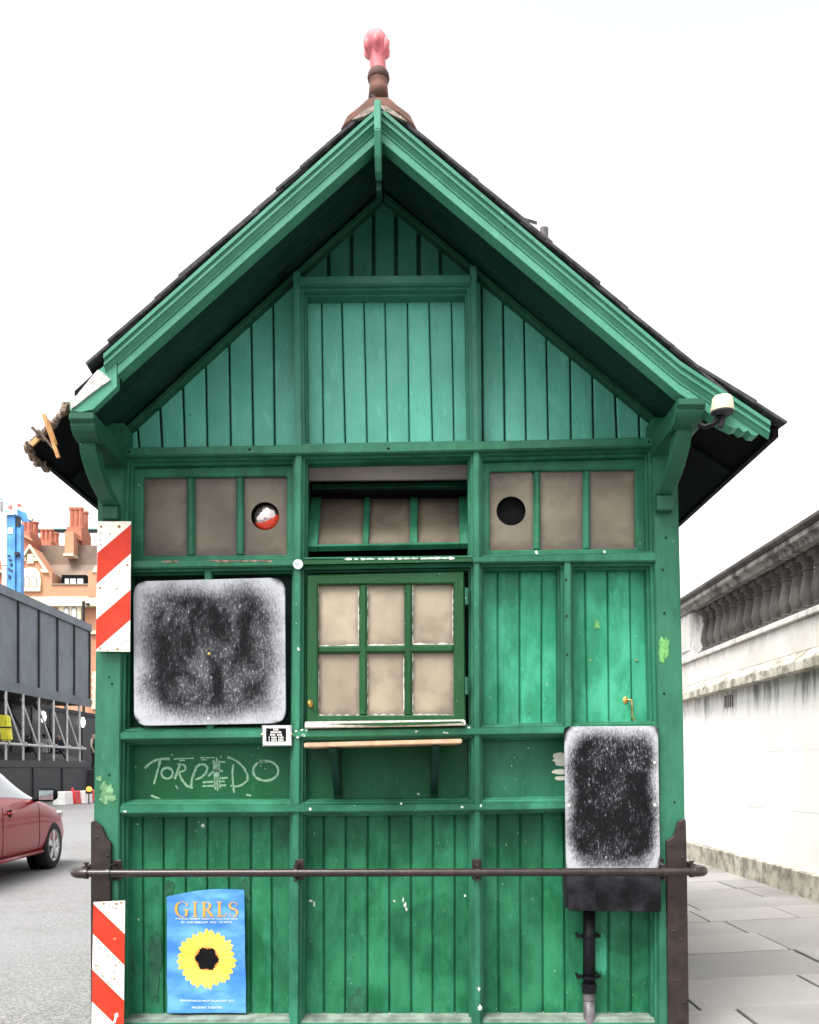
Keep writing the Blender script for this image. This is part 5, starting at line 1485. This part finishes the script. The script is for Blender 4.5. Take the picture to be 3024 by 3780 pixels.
for s in (-1, 1):                                     # door mirrors, handles, seams
    yb = s * 0.85
    mr = MB().lathe([(0.001, -0.13), (0.055, -0.12), (0.085, -0.07), (0.095, 0.0), (0.085, 0.07), (0.05, 0.115), (0.001, 0.12)], (-0.62, s * 0.99, 1.02), n=18, axis='y')
    for v in mr.v: v.x = -0.62 + (v.x + 0.62) * (0.45 if v.x < -0.62 else 0.9)
    mo = mr.build('mirror', black_matte, car, smooth=True)
    MB().box((-0.665, s * 0.99 - 0.09, 0.955), (-0.660, s * 0.99 + 0.09, 1.075)).build('mirror_glass', plain('mirror_glass', (0.45, 0.5, 0.5), 0.05, metal=0.9) if s < 0 else bpy.data.materials['mirror_glass'], mo, bevel=0.0)
    MB().tube([(-0.58, s * 0.79, 0.945), (-0.61, s * 0.92, 0.975)], 0.03, 8).build('mirror_stalk', black_matte, car)
    MB().tube([(-1.62, s * 0.885, 0.82), (-1.56, s * 0.905, 0.825), (-1.45, s * 0.905, 0.828), (-1.40, s * 0.885, 0.825)], 0.014, 8).build('door_handle', red_body, car, smooth=True)
    MB().lathe([(0.05, 0), (0.001, 0.001)], (-1.5, s * 0.868, 0.82), n=14, axis='y').build('handle_recess', black_matte, car)
    for x0 in (-0.50, -1.68):
        path = []
        for i in range(12):
            hit = car_tree.ray_cast(Vector((x0 - 0.05 * math.sin(i / 11 * PI), s * 2.0, lerp(0.30, 0.90, i / 11))), Vector((0, -s, 0)))
            if hit[0]: path.append(hit[0] + Vector((0, s * 0.0005, 0)))
        MB().tube(path, 0.004, 6).build('door_seam', black_matte, car)
    MB().tube([(-0.38, s * 0.845, 0.27), (-1.5, s * 0.858, 0.27), (-2.3, s * 0.852, 0.27)], 0.022, 8).build('sill', red_body, car, smooth=True)
    MB().hexa([(0.80, s * 0.45, 0.60), (0.62, s * 0.74, 0.66), (0.42, s * 0.80, 0.74), (0.66, s * 0.60, 0.72)], [(0.84, s * 0.45, 0.62), (0.66, s * 0.77, 0.68), (0.44, s * 0.83, 0.76), (0.68, s * 0.60, 0.76)]).build('headlight', plain('lamp_glass', (0.6, 0.6, 0.62), 0.1) if s < 0 else bpy.data.materials['lamp_glass'], car)

# ================================================================== building site on the left
HX = -15.5
hoard_grey = plain('hoarding_paint', (0.150, 0.172, 0.195), 0.55, var=0.2, scale=1.2)
hoard_dark = plain('hoarding_strip', (0.016, 0.018, 0.022), 0.6, var=0.3, scale=3)
hoard_black = plain('plinth_hoarding_paint', (0.045, 0.046, 0.050), 0.6, var=0.25, scale=1.5)
gantry = thing('site_gantry', 'dark grey boarded site gantry raised on scaffold posts', 'gantry', (HX, 36, ROAD_Z))
GZ0, GZ1 = 4.20, 8.15
for k in range(10):
    y1 = 42.7 - k * 1.93
    MB().box((HX - 0.02, y1 - 1.87, GZ0 + 0.42), (HX + 0.03, y1 - 0.06, GZ1 - 0.35)).build('panel', hoard_grey, gantry)
    MB().box((HX - 0.02, y1 - 0.055, GZ0 + 0.40), (HX + 0.09, y1 + 0.055, GZ1 - 0.33)).build('cover_strip', hoard_dark, gantry)
MB().box((HX - 0.1, 23, GZ1 - 0.34), (HX + 0.14, 42.75, GZ1)).build('capping', hoard_grey, gantry)
MB().prism([(HX - 0.2, GZ0 + 0.05), (HX + 0.10, GZ0), (HX + 0.16, GZ0 + 0.35), (HX + 0.06, GZ0 + 0.41), (HX - 0.2, GZ0 + 0.41)], 23, 42.75).build('fascia', hoard_grey, gantry)
MB().box((HX - 3.2, 23, GZ0 + 0.06), (HX - 0.22, 42.6, GZ1 - 0.4)).build('cabin', hoard_black, gantry)
for k in range(8):
    yv = 41.4 - 1.5 * k
    MB().tube([(HX + 0.05, yv, 1.55), (HX + 0.05, yv, GZ0 + 0.1)], 0.055, 10).build('scaffold_post', steel, gantry)
    MB().tube([(HX - 0.25, yv - 1.0, GZ0 - 0.1), (HX + 0.12, yv - 0.15, 2.05)], 0.045, 8).build('scaffold_brace', steel, gantry)
    if k % 2: MB().tube([(HX - 1.6, yv + 0.4, GZ0), (HX - 0.1, yv + 0.3, 1.7)], 0.045, 8).build('scaffold_brace', hoard_dark, gantry)
    MB().lathe([(0.10, -0.06), (0.11, 0), (0.08, 0.07)], (HX + 0.14, yv, 2.23), n=8, axis='y').build('coupler', steel, gantry)
MB().tube([(HX + 0.14, 23, 2.23), (HX + 0.14, 41.9, 2.20)], 0.055, 10).build('ledger', steel, gantry)
plinth = thing('hoarding_plinth', 'low black hoarded plinth beneath the scaffold posts', 'hoarding', (HX, 36, ROAD_Z))
MB().prism([(HX - 1.0, 1.95), (HX - 1.0, ROAD_Z), (HX + 0.10, ROAD_Z), (HX + 0.10, 1.30), (HX + 0.14, 1.32), (HX + 0.14, 1.58)], 23, 42.4).build('plinth_box', hoard_black, plinth)
for k in range(6):
    yv = 39.2 - k * 3.0
    MB().box((HX + 0.102, yv - 0.06, ROAD_Z), (HX + 0.15, yv + 0.06, 1.31)).build('cover_strip', hoard_dark, plinth)
MB().box((HX - 3, 42.4, ROAD_Z), (HX + 0.4, 60, 1.22)).build('raised_footway', hoard_black, plinth)
MB().box((HX - 3, 23, ROAD_Z), (HX - 1.02, 42.39, 1.22)).build('raised_footway', hoard_black, plinth)
rear = thing('rear_hoarding', 'tall black hoarding with bulkhead lights behind the scaffold', 'hoarding', (-18.5, 40, ROAD_Z))
for k in range(14):
    y0 = 28 + 2.2 * k
    MB().box((-18.56, y0, 1.2), (-18.5, y0 + 2.17, 4.25)).build('panel', hoard_black, rear)
    MB().box((-18.5, y0 + 2.1, 1.2), (-18.46, y0 + 2.2, 4.25)).build('cover_strip', hoard_dark, rear)
MB().box((-18.6, 28, 4.25), (-18.42, 59, 4.45)).build('capping', hoard_dark, rear)
lamp_glow = NT('bulkhead_glow'); lamp_glow.set('Base Color', (0.9, 0.88, 0.82)); lamp_glow.set('Emission Color', (1, 0.95, 0.85, 1)); lamp_glow.set('Emission Strength', 1.5); lamp_glow = lamp_glow.m
for k, (px, py) in enumerate(((158, 2646), (304, 2666))):
    dd = 18.4 * F / (CX - px)
    c = W(px, py, dd)
    m = MB().lathe([(0.19, 0), (0.18, 0.08), (0.10, 0.13), (0.001, 0.14)], (c.x, c.y, c.z), n=16, axis='x')
    for v in m.v: v.z = c.z + (v.z - c.z) * 1.5
    m.build('bulkhead_light', lamp_glow, rear, smooth=True)

yellow = plain('yellow_padding', (0.72, 0.66, 0.05), 0.5, var=0.12, scale=6)
a = W(22, 2735, 33.6)
pad = thing('yellow_pad', 'yellow foam pad strapped round a scaffold post', 'pad', a)
m = MB()
m.hexa([(a.x - .16, a.y - .12, a.z), (a.x + .22, a.y - .12, a.z + .02), (a.x + .22, a.y + .16, a.z + .02), (a.x - .16, a.y + .16, a.z)], [(a.x - .26, a.y - .12, a.z + .98), (a.x + .12, a.y - .12, a.z + .96), (a.x + .12, a.y + .16, a.z + .96), (a.x - .26, a.y + .16, a.z + .98)])
m.build('foam', yellow, pad, bevel=0.05, seg=3)
MB().box((a.x - .23, a.y - .13, a.z + .48), (a.x + .185, a.y + .17, a.z + .53)).build('strap', hoard_dark, pad)

# plastic barriers
bar_red, bar_white = plain('barrier_red', (0.62, 0.05, 0.06), 0.5, var=0.1, scale=4), plain('barrier_white', (0.75, 0.74, 0.72), 0.5, var=0.1, scale=4)
spots = [((222, 2972), 'white'), ((262, 2968), 'red'), ((304, 2966), 'white'), ((328, 2963), 'red'), ((352, 2960), 'white')]
lab = {0: 'white plastic barrier block nearest the red car', 1: 'red plastic barrier block with a lifting lug on top', 2: 'white plastic barrier block between the two red ones', 3: 'red plastic barrier block nearest the shelter corner', 4: 'white plastic barrier block half hidden by the shelter corner'}
for k, ((px, py), colr) in enumerate(spots):
    dd = (CH - ROAD_Z) * F / (py - CY)
    c = W(px, py, dd)
    b_ = thing('plastic_barrier', lab[k], 'barrier', c, 'red and white barriers along the site')
    hw = 0.24 if k in (0, 1) else 0.16
    m = MB().prism([(c.x - hw, c.z), (c.x + hw, c.z), (c.x + hw * .9, c.z + .30), (c.x + hw * .85, c.z + .50), (c.x - hw * .85, c.z + .50), (c.x - hw * .9, c.z + .30)], c.y - .12, c.y + .7)
    mt = bar_red if colr == 'red' else bar_white
    m.build('block', mt, b_, bevel=0.02)
    if k == 1: MB().lathe([(0.05, 0), (0.05, 0.10), (0.03, 0.13)], (c.x + .06, c.y, c.z + .5), n=12).build('lug', mt, b_)
# amber warning lamp on the barrier
glow = NT('amber_glow'); glow.set('Base Color', (0.9, 0.25, 0.03)); glow.set('Emission Color', (1.0, 0.28, 0.04, 1)); glow.set('Emission Strength', 0.9); glow = glow.m
c = W(329, 2915, 34.4)
wl_ = thing('warning_lamp', 'lit amber warning lamp on the barriers by the shelter corner', 'lamp', W(329, 2928, 34.4))
MB().lathe([(0.10, 0.04), (0.10, -0.03), (0.07, -0.07), (0.001, -0.085)], (c.x, c.y, c.z + 0.02), n=20, axis='y').build('lens', glow, wl_, smooth=True)
MB().box((c.x - 0.14, c.y + 0.03, c.z - 0.16), (c.x + 0.08, c.y + 0.12, c.z + 0.10)).build('case', hoard_dark, wl_, bevel=0.01)
c2 = W(329, 2963, 34.4)
MB().tube([(c.x - 0.03, c.y + 0.07, c.z - 0.15), (c.x - 0.03, c.y + 0.07, ROAD_Z)], 0.025, 8).build('stalk', hoard_dark, wl_)

# people on the raised footway
skin = plain('skin', (0.55, 0.32, 0.25), 0.5, var=0.06)
def person(loc, face, label, coat, legs, hair, hgt=1.72, group=None, sleeve=None):
    J = {'pel': (0, 0, .95), 'wst': (0, 0, 1.10), 'chs': (0, 0.01, 1.32), 'nck': (0, 0.01, 1.48), 'hd0': (0, -0.01, 1.56), 'hd1': (0, -0.015, 1.64), 'hd2': (0, 0, 1.71),
         'shl': (-.17, .01, 1.42), 'ell': (-.24, .03, 1.14), 'wrl': (-.22, -.08, .90), 'hnl': (-.21, -.11, .82), 'shr': (.17, .01, 1.42), 'elr': (.24, .04, 1.14), 'wrr': (.22, -.06, .90), 'hnr': (.21, -.09, .82),
         'hpl': (-.10, 0, .88), 'knl': (-.10, -.06, .48), 'anl': (-.10, .04, .08), 'tol': (-.10, -.12, .03), 'hpr': (.10, 0, .88), 'knr': (.10, .0, .48), 'anr': (.10, .10, .08), 'tor': (.10, -.06, .03)}
    rad = {'pel': .15, 'wst': .14, 'chs': .17, 'nck': .06, 'hd0': .075, 'hd1': .095, 'hd2': .06, 'shl': .08, 'ell': .055, 'wrl': .04, 'hnl': .035, 'shr': .08, 'elr': .055, 'wrr': .04, 'hnr': .035, 'hpl': .10, 'knl': .065, 'anl': .045, 'tol': .04, 'hpr': .10, 'knr': .065, 'anr': .045, 'tor': .04}
    ed = [('pel', 'wst'), ('wst', 'chs'), ('chs', 'nck'), ('nck', 'hd0'), ('hd0', 'hd1'), ('hd1', 'hd2'), ('chs', 'shl'), ('shl', 'ell'), ('ell', 'wrl'), ('wrl', 'hnl'), ('chs', 'shr'), ('shr', 'elr'), ('elr', 'wrr'), ('wrr', 'hnr'), ('pel', 'hpl'), ('hpl', 'knl'), ('knl', 'anl'), ('anl', 'tol'), ('pel', 'hpr'), ('hpr', 'knr'), ('knr', 'anr'), ('anr', 'tor')]
    ks = list(J); k = hgt / 1.72
    me = bpy.data.meshes.new('person'); me.from_pydata([Vector(J[q_]) * k for q_ in ks], [(ks.index(a), ks.index(b)) for a, b in ed], [])
    o = bpy.data.objects.new('person', me); COL.objects.link(o)
    o.modifiers.new('k', 'SKIN')
    sv = me.skin_vertices[0].data
    for i, q_ in enumerate(ks): sv[i].radius = (rad[q_] * k, rad[q_] * k * (0.75 if q_ in ('chs', 'wst', 'pel') else 1))
    sv[0].use_root = True
    o.modifiers.new('s', 'SUBSURF').levels = 2; o.modifiers['s'].render_levels = 2
    bake(o)
    for mt in (coat, legs, hair, skin, sleeve or coat): o.data.materials.append(mt)
    for p in o.data.polygons:
        p.use_smooth = True
        c = p.center / k
        if c.z > 1.49: p.material_index = 2 if (c.z > 1.66 or c.y > 0.0) else 3
        elif c.z < 0.80 and abs(c.x) < 0.19: p.material_index = 1
        elif c.z < 0.88 and abs(c.x) > 0.17: p.material_index = 3
        elif abs(c.x) > 0.19: p.material_index = 4
    o.location = loc; o.rotation_euler = (0, 0, face)
    return tag(o, label, 'person', group)
cloth = lambda nm, c: plain(nm, c, 0.85, var=0.2, scale=8)
black_cl, brown_hair, dark_hair, grey_hair = cloth('black_cloth', (.012, .012, .014)), cloth('brown_hair', (.10, .06, .04)), cloth('dark_hair', (.012, .010, .010)), cloth('fair_hair', (.48, .30, .25))
def head_at(px, py, dd, hgt):                         # stand so that the crown of the head is at this pixel
    c = W(px, py, dd); return Vector((c.x, c.y, 1.22)), (c.z - 1.22)
for px, py, dd, rot, lb, coat, hair, slv in (
        (104, 2724, 39.6, PI, 'brown haired person in a black coat behind the scaffold', black_cl, brown_hair, None),
        (163, 2708, 41.0, PI + .3, 'dark haired person in a pale grey top behind the scaffold', cloth('pale_cloth', (.45, .47, .46)), dark_hair, None),
        (191, 2702, 43.0, PI, 'dark haired person in a black jacket between two scaffold posts', black_cl, dark_hair, None),
        (217, 2714, 43.6, 0.4, 'fair pink faced person in a dark top behind the scaffold', cloth('navy_cloth', (.03, .035, .06)), grey_hair, None)):
    loc, h = head_at(px, py, dd, 1.72)
    person(loc, rot, lb, coat, black_cl, hair, hgt=max(1.55, min(1.85, h)), group='people on the raised footway')
loc, h = head_at(345, 2712, 44.5, 1.75)
person(loc, PI / 2, 'person in a dark green coat with cream sleeve at the shelter edge', cloth('bottle_green_cloth', (.012, .035, .028)), black_cl, cloth('pepper_hair', (.30, .25, .20)), hgt=1.78, group='people on the raised footway', sleeve=cloth('cream_cloth', (.5, .42, .32)))

# ================================================================== piling rig
rig_blue = plain('rig_blue', (0.075, 0.26, 0.58), 0.45, var=0.25, scale=1.5)
rig_white = plain('rig_white', (0.70, 0.72, 0.72), 0.5, var=0.12, scale=1.5)
dd = 52.0
rig = thing('piling_rig', 'blue piling rig mast with white arrow sign above the hoarding', 'rig', W(45, 2839, dd))
RW = lambda px, py, o=0: W(px, py, dd + o)
def rbox(nm, x0, y0, x1, y1, t, mat, o=0.0, bevel=0.02):
    a, b = RW(x0, y1), RW(x1, y0)
    return MB().box((a.x, dd + o, a.z), (b.x, dd + o + t, b.z)).build(nm, mat, rig, bevel=bevel)
rbox('mast', 26, 1895, 56, 2900, 0.6, rig_blue)
rbox('mast_rail', 57, 1930, 76, 2900, 0.4, rig_blue, 0.1)
rbox('mast_edge', 22, 1895, 25.5, 2900, 0.3, hoard_dark, 0.1)
rbox('side_tower', -6, 1895, 20, 2080, 0.9, rig_white, 0.4)
rbox('side_tower', -6, 2082, 20, 2900, 0.9, plain('rig_pale', (0.5, 0.5, 0.49), 0.6, var=0.3, scale=2), 0.42)
rbox('sign_panel', 17, 1850, 57, 1902, 0.10, rig_white, -0.15, 0.005)
rbox('sign_panel', -8, 1848, 16.5, 1898, 0.10, rig_white, -0.12, 0.005)
rbox('sign_bar', 5, 1853, 16, 1890, 0.03, plain('sign_grey', (0.22, 0.22, 0.23), 0.6), -0.16, 0)
def rtri(nm, pts, mat, o=-0.17):
    m = MB().prism([(RW(a, b).x, RW(a, b).z) for a, b in pts], dd + o, dd + o + 0.03); return m.build(nm, mat, rig)
teal = plain('sign_teal', (0.20, 0.60, 0.62), 0.5); sred = plain('sign_red', (0.58, 0.12, 0.09), 0.5)
rtri('sign_mark', [(23, 1855), (35, 1858), (23, 1864)], teal)
rtri('sign_mark', [(23, 1881), (36, 1892), (23, 1892)], teal)
rtri('sign_mark', [(31, 1875), (49, 1866), (49, 1887)], sred)
rtri('flag', [(58, 1855), (70, 1857), (79, 1865), (60, 1868)], sred, 0.2)
rtri('head_arm', [(57, 1876), (100, 1893), (120, 1905), (114, 1918), (80, 1925), (60, 1900)], rig_blue, 0.2)
rtri('head_pulley', [(96, 1893), (106, 1890), (122, 1903), (114, 1920), (100, 1912)], rig_white, 0.1)
rtri('head_shadow_plate', [(52, 1904), (76, 1906), (76, 1930), (70, 1945), (56, 1940)], hoard_dark, 0.05)
rtri('jib', [(-8, 1832), (18, 1845), (10, 1847), (-8, 1840)], rig_blue, 0.3)
rbox('motor', 56, 2038, 72, 2052, 0.3, hoard_dark, -0.1)
rbox('label_plate', 30, 1948, 49, 1970, 0.02, rig_white, -0.03, 0)
ink = plain('rig_ink', (0.02, 0.03, 0.06), 0.6)
for k, pts in enumerate(([(28, 2046), (38, 2050), (38, 2056), (30, 2055)], [(32, 2062), (44, 2066), (42, 2074), (33, 2070)], [(35, 2082), (46, 2078), (48, 2088), (42, 2094)], [(32, 2096), (38, 2098), (36, 2110), (31, 2106)], [(40, 2102), (48, 2104), (46, 2112), (40, 2112)], [(31, 2122), (42, 2126), (38, 2140), (32, 2134)])):
    rtri('faded_mark', pts, ink, -0.025)

# ================================================================== brick mansion block far left
dd = 76.0
BW_ = lambda px, py, o=0: W(px, py, dd)
def brick_mat(name, a, b, mortar, sc):
    t = NT(name); p = t.mapping(t.pos(), (1, 1, 1), rot=(PI / 2, 0, 0))
    br = t.n('TexBrick'); t.l(p, br.inputs['Vector'])
    br.inputs['Color1'].default_value = (*a, 1); br.inputs['Color2'].default_value = (*b, 1); br.inputs['Mortar'].default_value = (*mortar, 1)
    br.inputs['Scale'].default_value = sc; br.inputs['Mortar Size'].default_value = 0.012
    n = t.noise(t.pos(), 0.6, 4)
    t.set('Base Color', t.mix(t.ramp(n, 0.3, 0.7, 0, 0.35), br.outputs['Color'], tuple(q * 0.75 for q in a))); t.set('Roughness', 0.85)
    return t.m
brick_o = brick_mat('orange_brick', (0.47, 0.22, 0.125), (0.54, 0.26, 0.15), (0.40, 0.25, 0.17), 2.2)
brick_r = brick_mat('red_brick', (0.40, 0.125, 0.075), (0.46, 0.16, 0.095), (0.30, 0.18, 0.14), 2.2)
cream_st = plain('cream_dressing', (0.66, 0.58, 0.42), 0.8, var=0.15, scale=1.0)
tile_brown = plain('brown_roof_tile', (0.185, 0.135, 0.105), 0.85, var=0.2, scale=0.8)
mansion = thing('brick_mansion', 'orange brick mansion block with gable, tall chimneys and arched windows', 'building', BW_(230, 2900))
def bpoly(nm, pts, o0, o1, mat, par=None, bevel=0):
    return MB().prism([(W(a, b, dd + o0).x, W(a, b, dd + o0).z) for a, b in pts], dd + o0, dd + o1).build(nm, mat, par or mansion, bevel=bevel)
bpoly('wall', [(-40, 2900), (420, 2900), (420, 2197), (-40, 2197)], 0, 9, brick_o)
bpoly('roof', [(118, 2013), (420, 2013), (420, 2162), (180, 2162)], 3.5, 8, tile_brown)
rf = bpoly('roof', [(82, 2013), (420, 2013), (420, 2060), (60, 2060)], 5, 9, tile_brown)
# sloping front of the roof
MB().add([W(60, 2175, dd + 1.2), W(420, 2175, dd + 1.2), W(420, 2013, dd + 5.4), W(60, 2013, dd + 5.4)], [[0, 1, 2, 3]]).build('roof_slope', tile_brown, mansion)
# gable
bpoly('gable_wall', [(60, 2200), (192, 2200), (192, 2112), (174, 2112), (108, 2012), (72, 2070), (60, 2090)], -0.6, 2.0, brick_o)
bpoly('gable_coping', [(108, 2008), (177, 2112), (170, 2114), (108, 2022), (74, 2074), (70, 2068)], -0.9, -0.55, cream_st)
bpoly('gable_panel', [(99, 2045), (124, 2045), (122, 2062), (125, 2080), (98, 2080), (101, 2062)], -0.75, -0.58, cream_st)
for x0 in (78, 124):
    bpoly('gable_block', [(x0, 2056), (x0 + 17, 2056), (x0 + 17, 2070), (x0, 2070)], -0.75, -0.58, cream_st)
bpoly('kneeler', [(150, 2098), (168, 2104), (166, 2114), (151, 2110)], -0.8, -0.58, cream_st)
arch = [(76, 2182), (76, 2130)] + [(112 + 36 * math.cos(PI - PI * i / 10), 2126 - 33 * math.sin(PI * i / 10)) for i in range(11)] + [(150, 2140), (148, 2182)]
w1 = bpoly('window', arch, -0.8, -0.58, cream_st)
white_glass = plain('bright_window_glass', (0.62, 0.64, 0.63), 0.15, var=0.1)
for x0 in (90, 117):
    fr = [(x0, 2166), (x0, 2135)] + [(x0 + 9 - 9 * math.cos(PI * i / 8), 2135 - 9 * math.sin(PI * i / 8)) for i in range(9)] + [(x0 + 18, 2166)]
    bpoly('window_frame', fr, -0.83, -0.78, plain('grey_reveal', (0.20, 0.19, 0.15), 0.8) if x0 == 90 else bpy.data.materials['grey_reveal'], w1)
    gl_ = [(x0 + 2.5, 2166), (x0 + 2.5, 2136)] + [(x0 + 9 - 6.5 * math.cos(PI * i / 8), 2136 - 7 * math.sin(PI * i / 8)) for i in range(9)] + [(x0 + 15.5, 2166)]
    bpoly('pane', gl_, -0.85, -0.825, white_glass, w1)
# parapet with dormer
bpoly('parapet', [(192, 2202), (192, 2158), (326, 2158), (326, 2202)], -0.6, 1.0, brick_o)
bpoly('parapet_coping', [(188, 2158), (326, 2158), (326, 2154), (188, 2154)], -0.7, 1.1, plain('grey_coping', (0.26, 0.22, 0.16), 0.8))
bpoly('pier', [(326, 2202), (356, 2202), (356, 2110), (326, 2110)], -0.8, 1.0, brick_o)
bpoly('pier_cap', [(338, 2112), (356, 2085), (356, 2112)], -0.9, 0.8, cream_st)
dm = bpoly('dormer', [(226, 2154), (318, 2154), (318, 2122), (228, 2122)], 0.5, 4, black_matte)
for x0, x1 in ((240, 254), (259, 280), (286, 307)):
    bpoly('pane', [(x0, 2154), (x1, 2154), (x1, 2136), (x0, 2136)], 0.42, 0.52, white_glass, dm)
bpoly('string_band', [(60, 2202), (420, 2202), (420, 2236), (60, 2236)], -0.75, 0.3, cream_st)
w2 = bpoly('window', [(216, 2320), (216, 2236), (300, 2236), (296, 2320)], -0.45, 0.05, cream_st)
for x0 in (235, 263):
    fr = [(x0, 2330), (x0, 2252)] + [(x0 + 10 - 10 * math.cos(PI * i / 8), 2252 - 12 * math.sin(PI * i / 8)) for i in range(9)] + [(x0 + 20, 2330)]
    bpoly('window_frame', fr, -0.5, -0.44, bpy.data.materials['grey_reveal'], w2)
    gl_ = [(x0 + 2.5, 2330), (x0 + 2.5, 2254)] + [(x0 + 10 - 7.5 * math.cos(PI * i / 8), 2254 - 9 * math.sin(PI * i / 8)) for i in range(9)] + [(x0 + 17.5, 2330)]
    bpoly('pane', gl_, -0.52, -0.495, white_glass, w2)
MB().tube([BW_(321, 2226) + Vector((0, -.8, 0)), BW_(322, 2700) + Vector((0, -.8, 0))], 0.11, 10).build('drainpipe', hoard_dark, mansion)
bpoly('rain_head', [(315, 2226), (328, 2226), (325, 2234), (318, 2234)], -1.0, -0.6, hoard_dark)
bpoly('quoin', [(328, 2328), (353, 2328), (353, 2340), (328, 2340)], -0.3, 0.3, cream_st)
for k in range(10):
    bpoly('quoin', [(342 - 4 * (k % 2), 2478 + 14 * k), (360, 2478 + 14 * k), (360, 2491 + 14 * k), (342 - 4 * (k % 2), 2491 + 14 * k)], -0.2, 0.3, cream_st)
for k, (x0, x1) in enumerate(((18, 60), (150, 190))):
    bpoly('window', [(x0, 2460), (x0, 2380), (x1, 2380), (x1, 2460)], -0.3, 0.1, cream_st)
# chimneys: clustered flues on a moulded base
def chimney(x0, x1, ytop, ycap, ybase, o, flues=3, mat=brick_r):
    c = bpoly('chimney', [(x0 - 3, ybase), (x1 + 3, ybase), (x1 + 3, ycap + 16), (x1 + 1, ycap + 6), (x1, ycap), (x0, ycap), (x0 - 1, ycap + 6), (x0 - 3, ycap + 16)], o, o + 2.4, mat)
    w = (x1 - x0) / flues
    for k in range(flues):
        for row in range(2):
            cx = x0 + w * (k + 0.5)
            b = W(cx, ycap, dd + o); t_ = W(cx, ytop, dd + o)
            r_ = w * 0.62 * dd / F
            hh = t_.z - b.z
            m = MB().lathe([(r_ * 1.05, 0), (r_ * 0.9, 0.15), (r_ * 0.85, hh * 0.82), (r_ * 1.05, hh * 0.86), (r_ * 1.2, hh * 0.93), (r_ * 0.9, hh)], (b.x, dd + o + 0.6 + row * 1.2, b.z), n=16, lobe=lambda a, h: 1 + 0.10 * math.cos(4 * a + h * 5))
            m.build('flue', mat, c)
    return c
chimney(248, 298, 1866, 1944, 2016, 4.0)
bpoly('chimney_front', [(239, 2044), (272, 2044), (272, 1962), (239, 1962)], 2.5, 4.0, brick_o)
bpoly('chimney_foot', [(233, 2051), (270, 2051), (270, 2042), (233, 2042)], 2.3, 4.0, cream_st)
bpoly('chimney_moulding', [(238, 1964), (302, 1990), (302, 1996), (238, 1970)], 3.2, 3.95, brick_r)
chimney(140, 188, 1948, 1995, 2020, 6.0)
chimney(72, 108, 1905, 1960, 2040, 1.5, flues=2)
bpoly('chimney_moulding', [(70, 1960), (117, 1990), (117, 1996), (70, 1972)], 0.9, 1.45, brick_o)
# older red-brick neighbour at the very edge
nb = thing('red_brick_house', 'strip of darker red brick house at the far left edge', 'building', W(5, 2839, 90))
def npoly(nm, pts, o0, o1, mat): return MB().prism([(W(a, b, 90).x, W(a, b, 90).z) for a, b in pts], 90 + o0, 90 + o1).build(nm, mat, nb)
npoly('wall', [(-60, 2839), (24, 2839), (24, 2074), (-60, 2064)], 0, 6, brick_r)
npoly('cornice', [(-60, 2098), (24, 2110), (24, 2118), (-60, 2106)], -0.5, 0.1, cream_st)
# white office block behind
off = thing('white_office', 'white office block with dark roof railing behind the chimneys', 'building', W(220, 2839, 120))
def opoly(nm, pts, o0, o1, mat): return MB().prism([(W(a, b, 120).x, W(a, b, 120).z) for a, b in pts], 120 + o0, 120 + o1).build(nm, mat, off)
opoly('wall', [(100, 2839), (460, 2839), (460, 1968), (100, 1968)], 0, 8, white_paint)
opoly('roof_band', [(100, 1967), (460, 1967), (460, 1954), (100, 1954)], 0.3, 7, plain('roof_screen', (0.06, 0.065, 0.07), 0.5, var=0.5, scale=0.8))
opoly('roof_edge', [(100, 1953.5), (460, 1953.5), (460, 1950), (100, 1950)], -0.2, 7.5, plain('green_flashing', (0.35, 0.52, 0.46), 0.5))
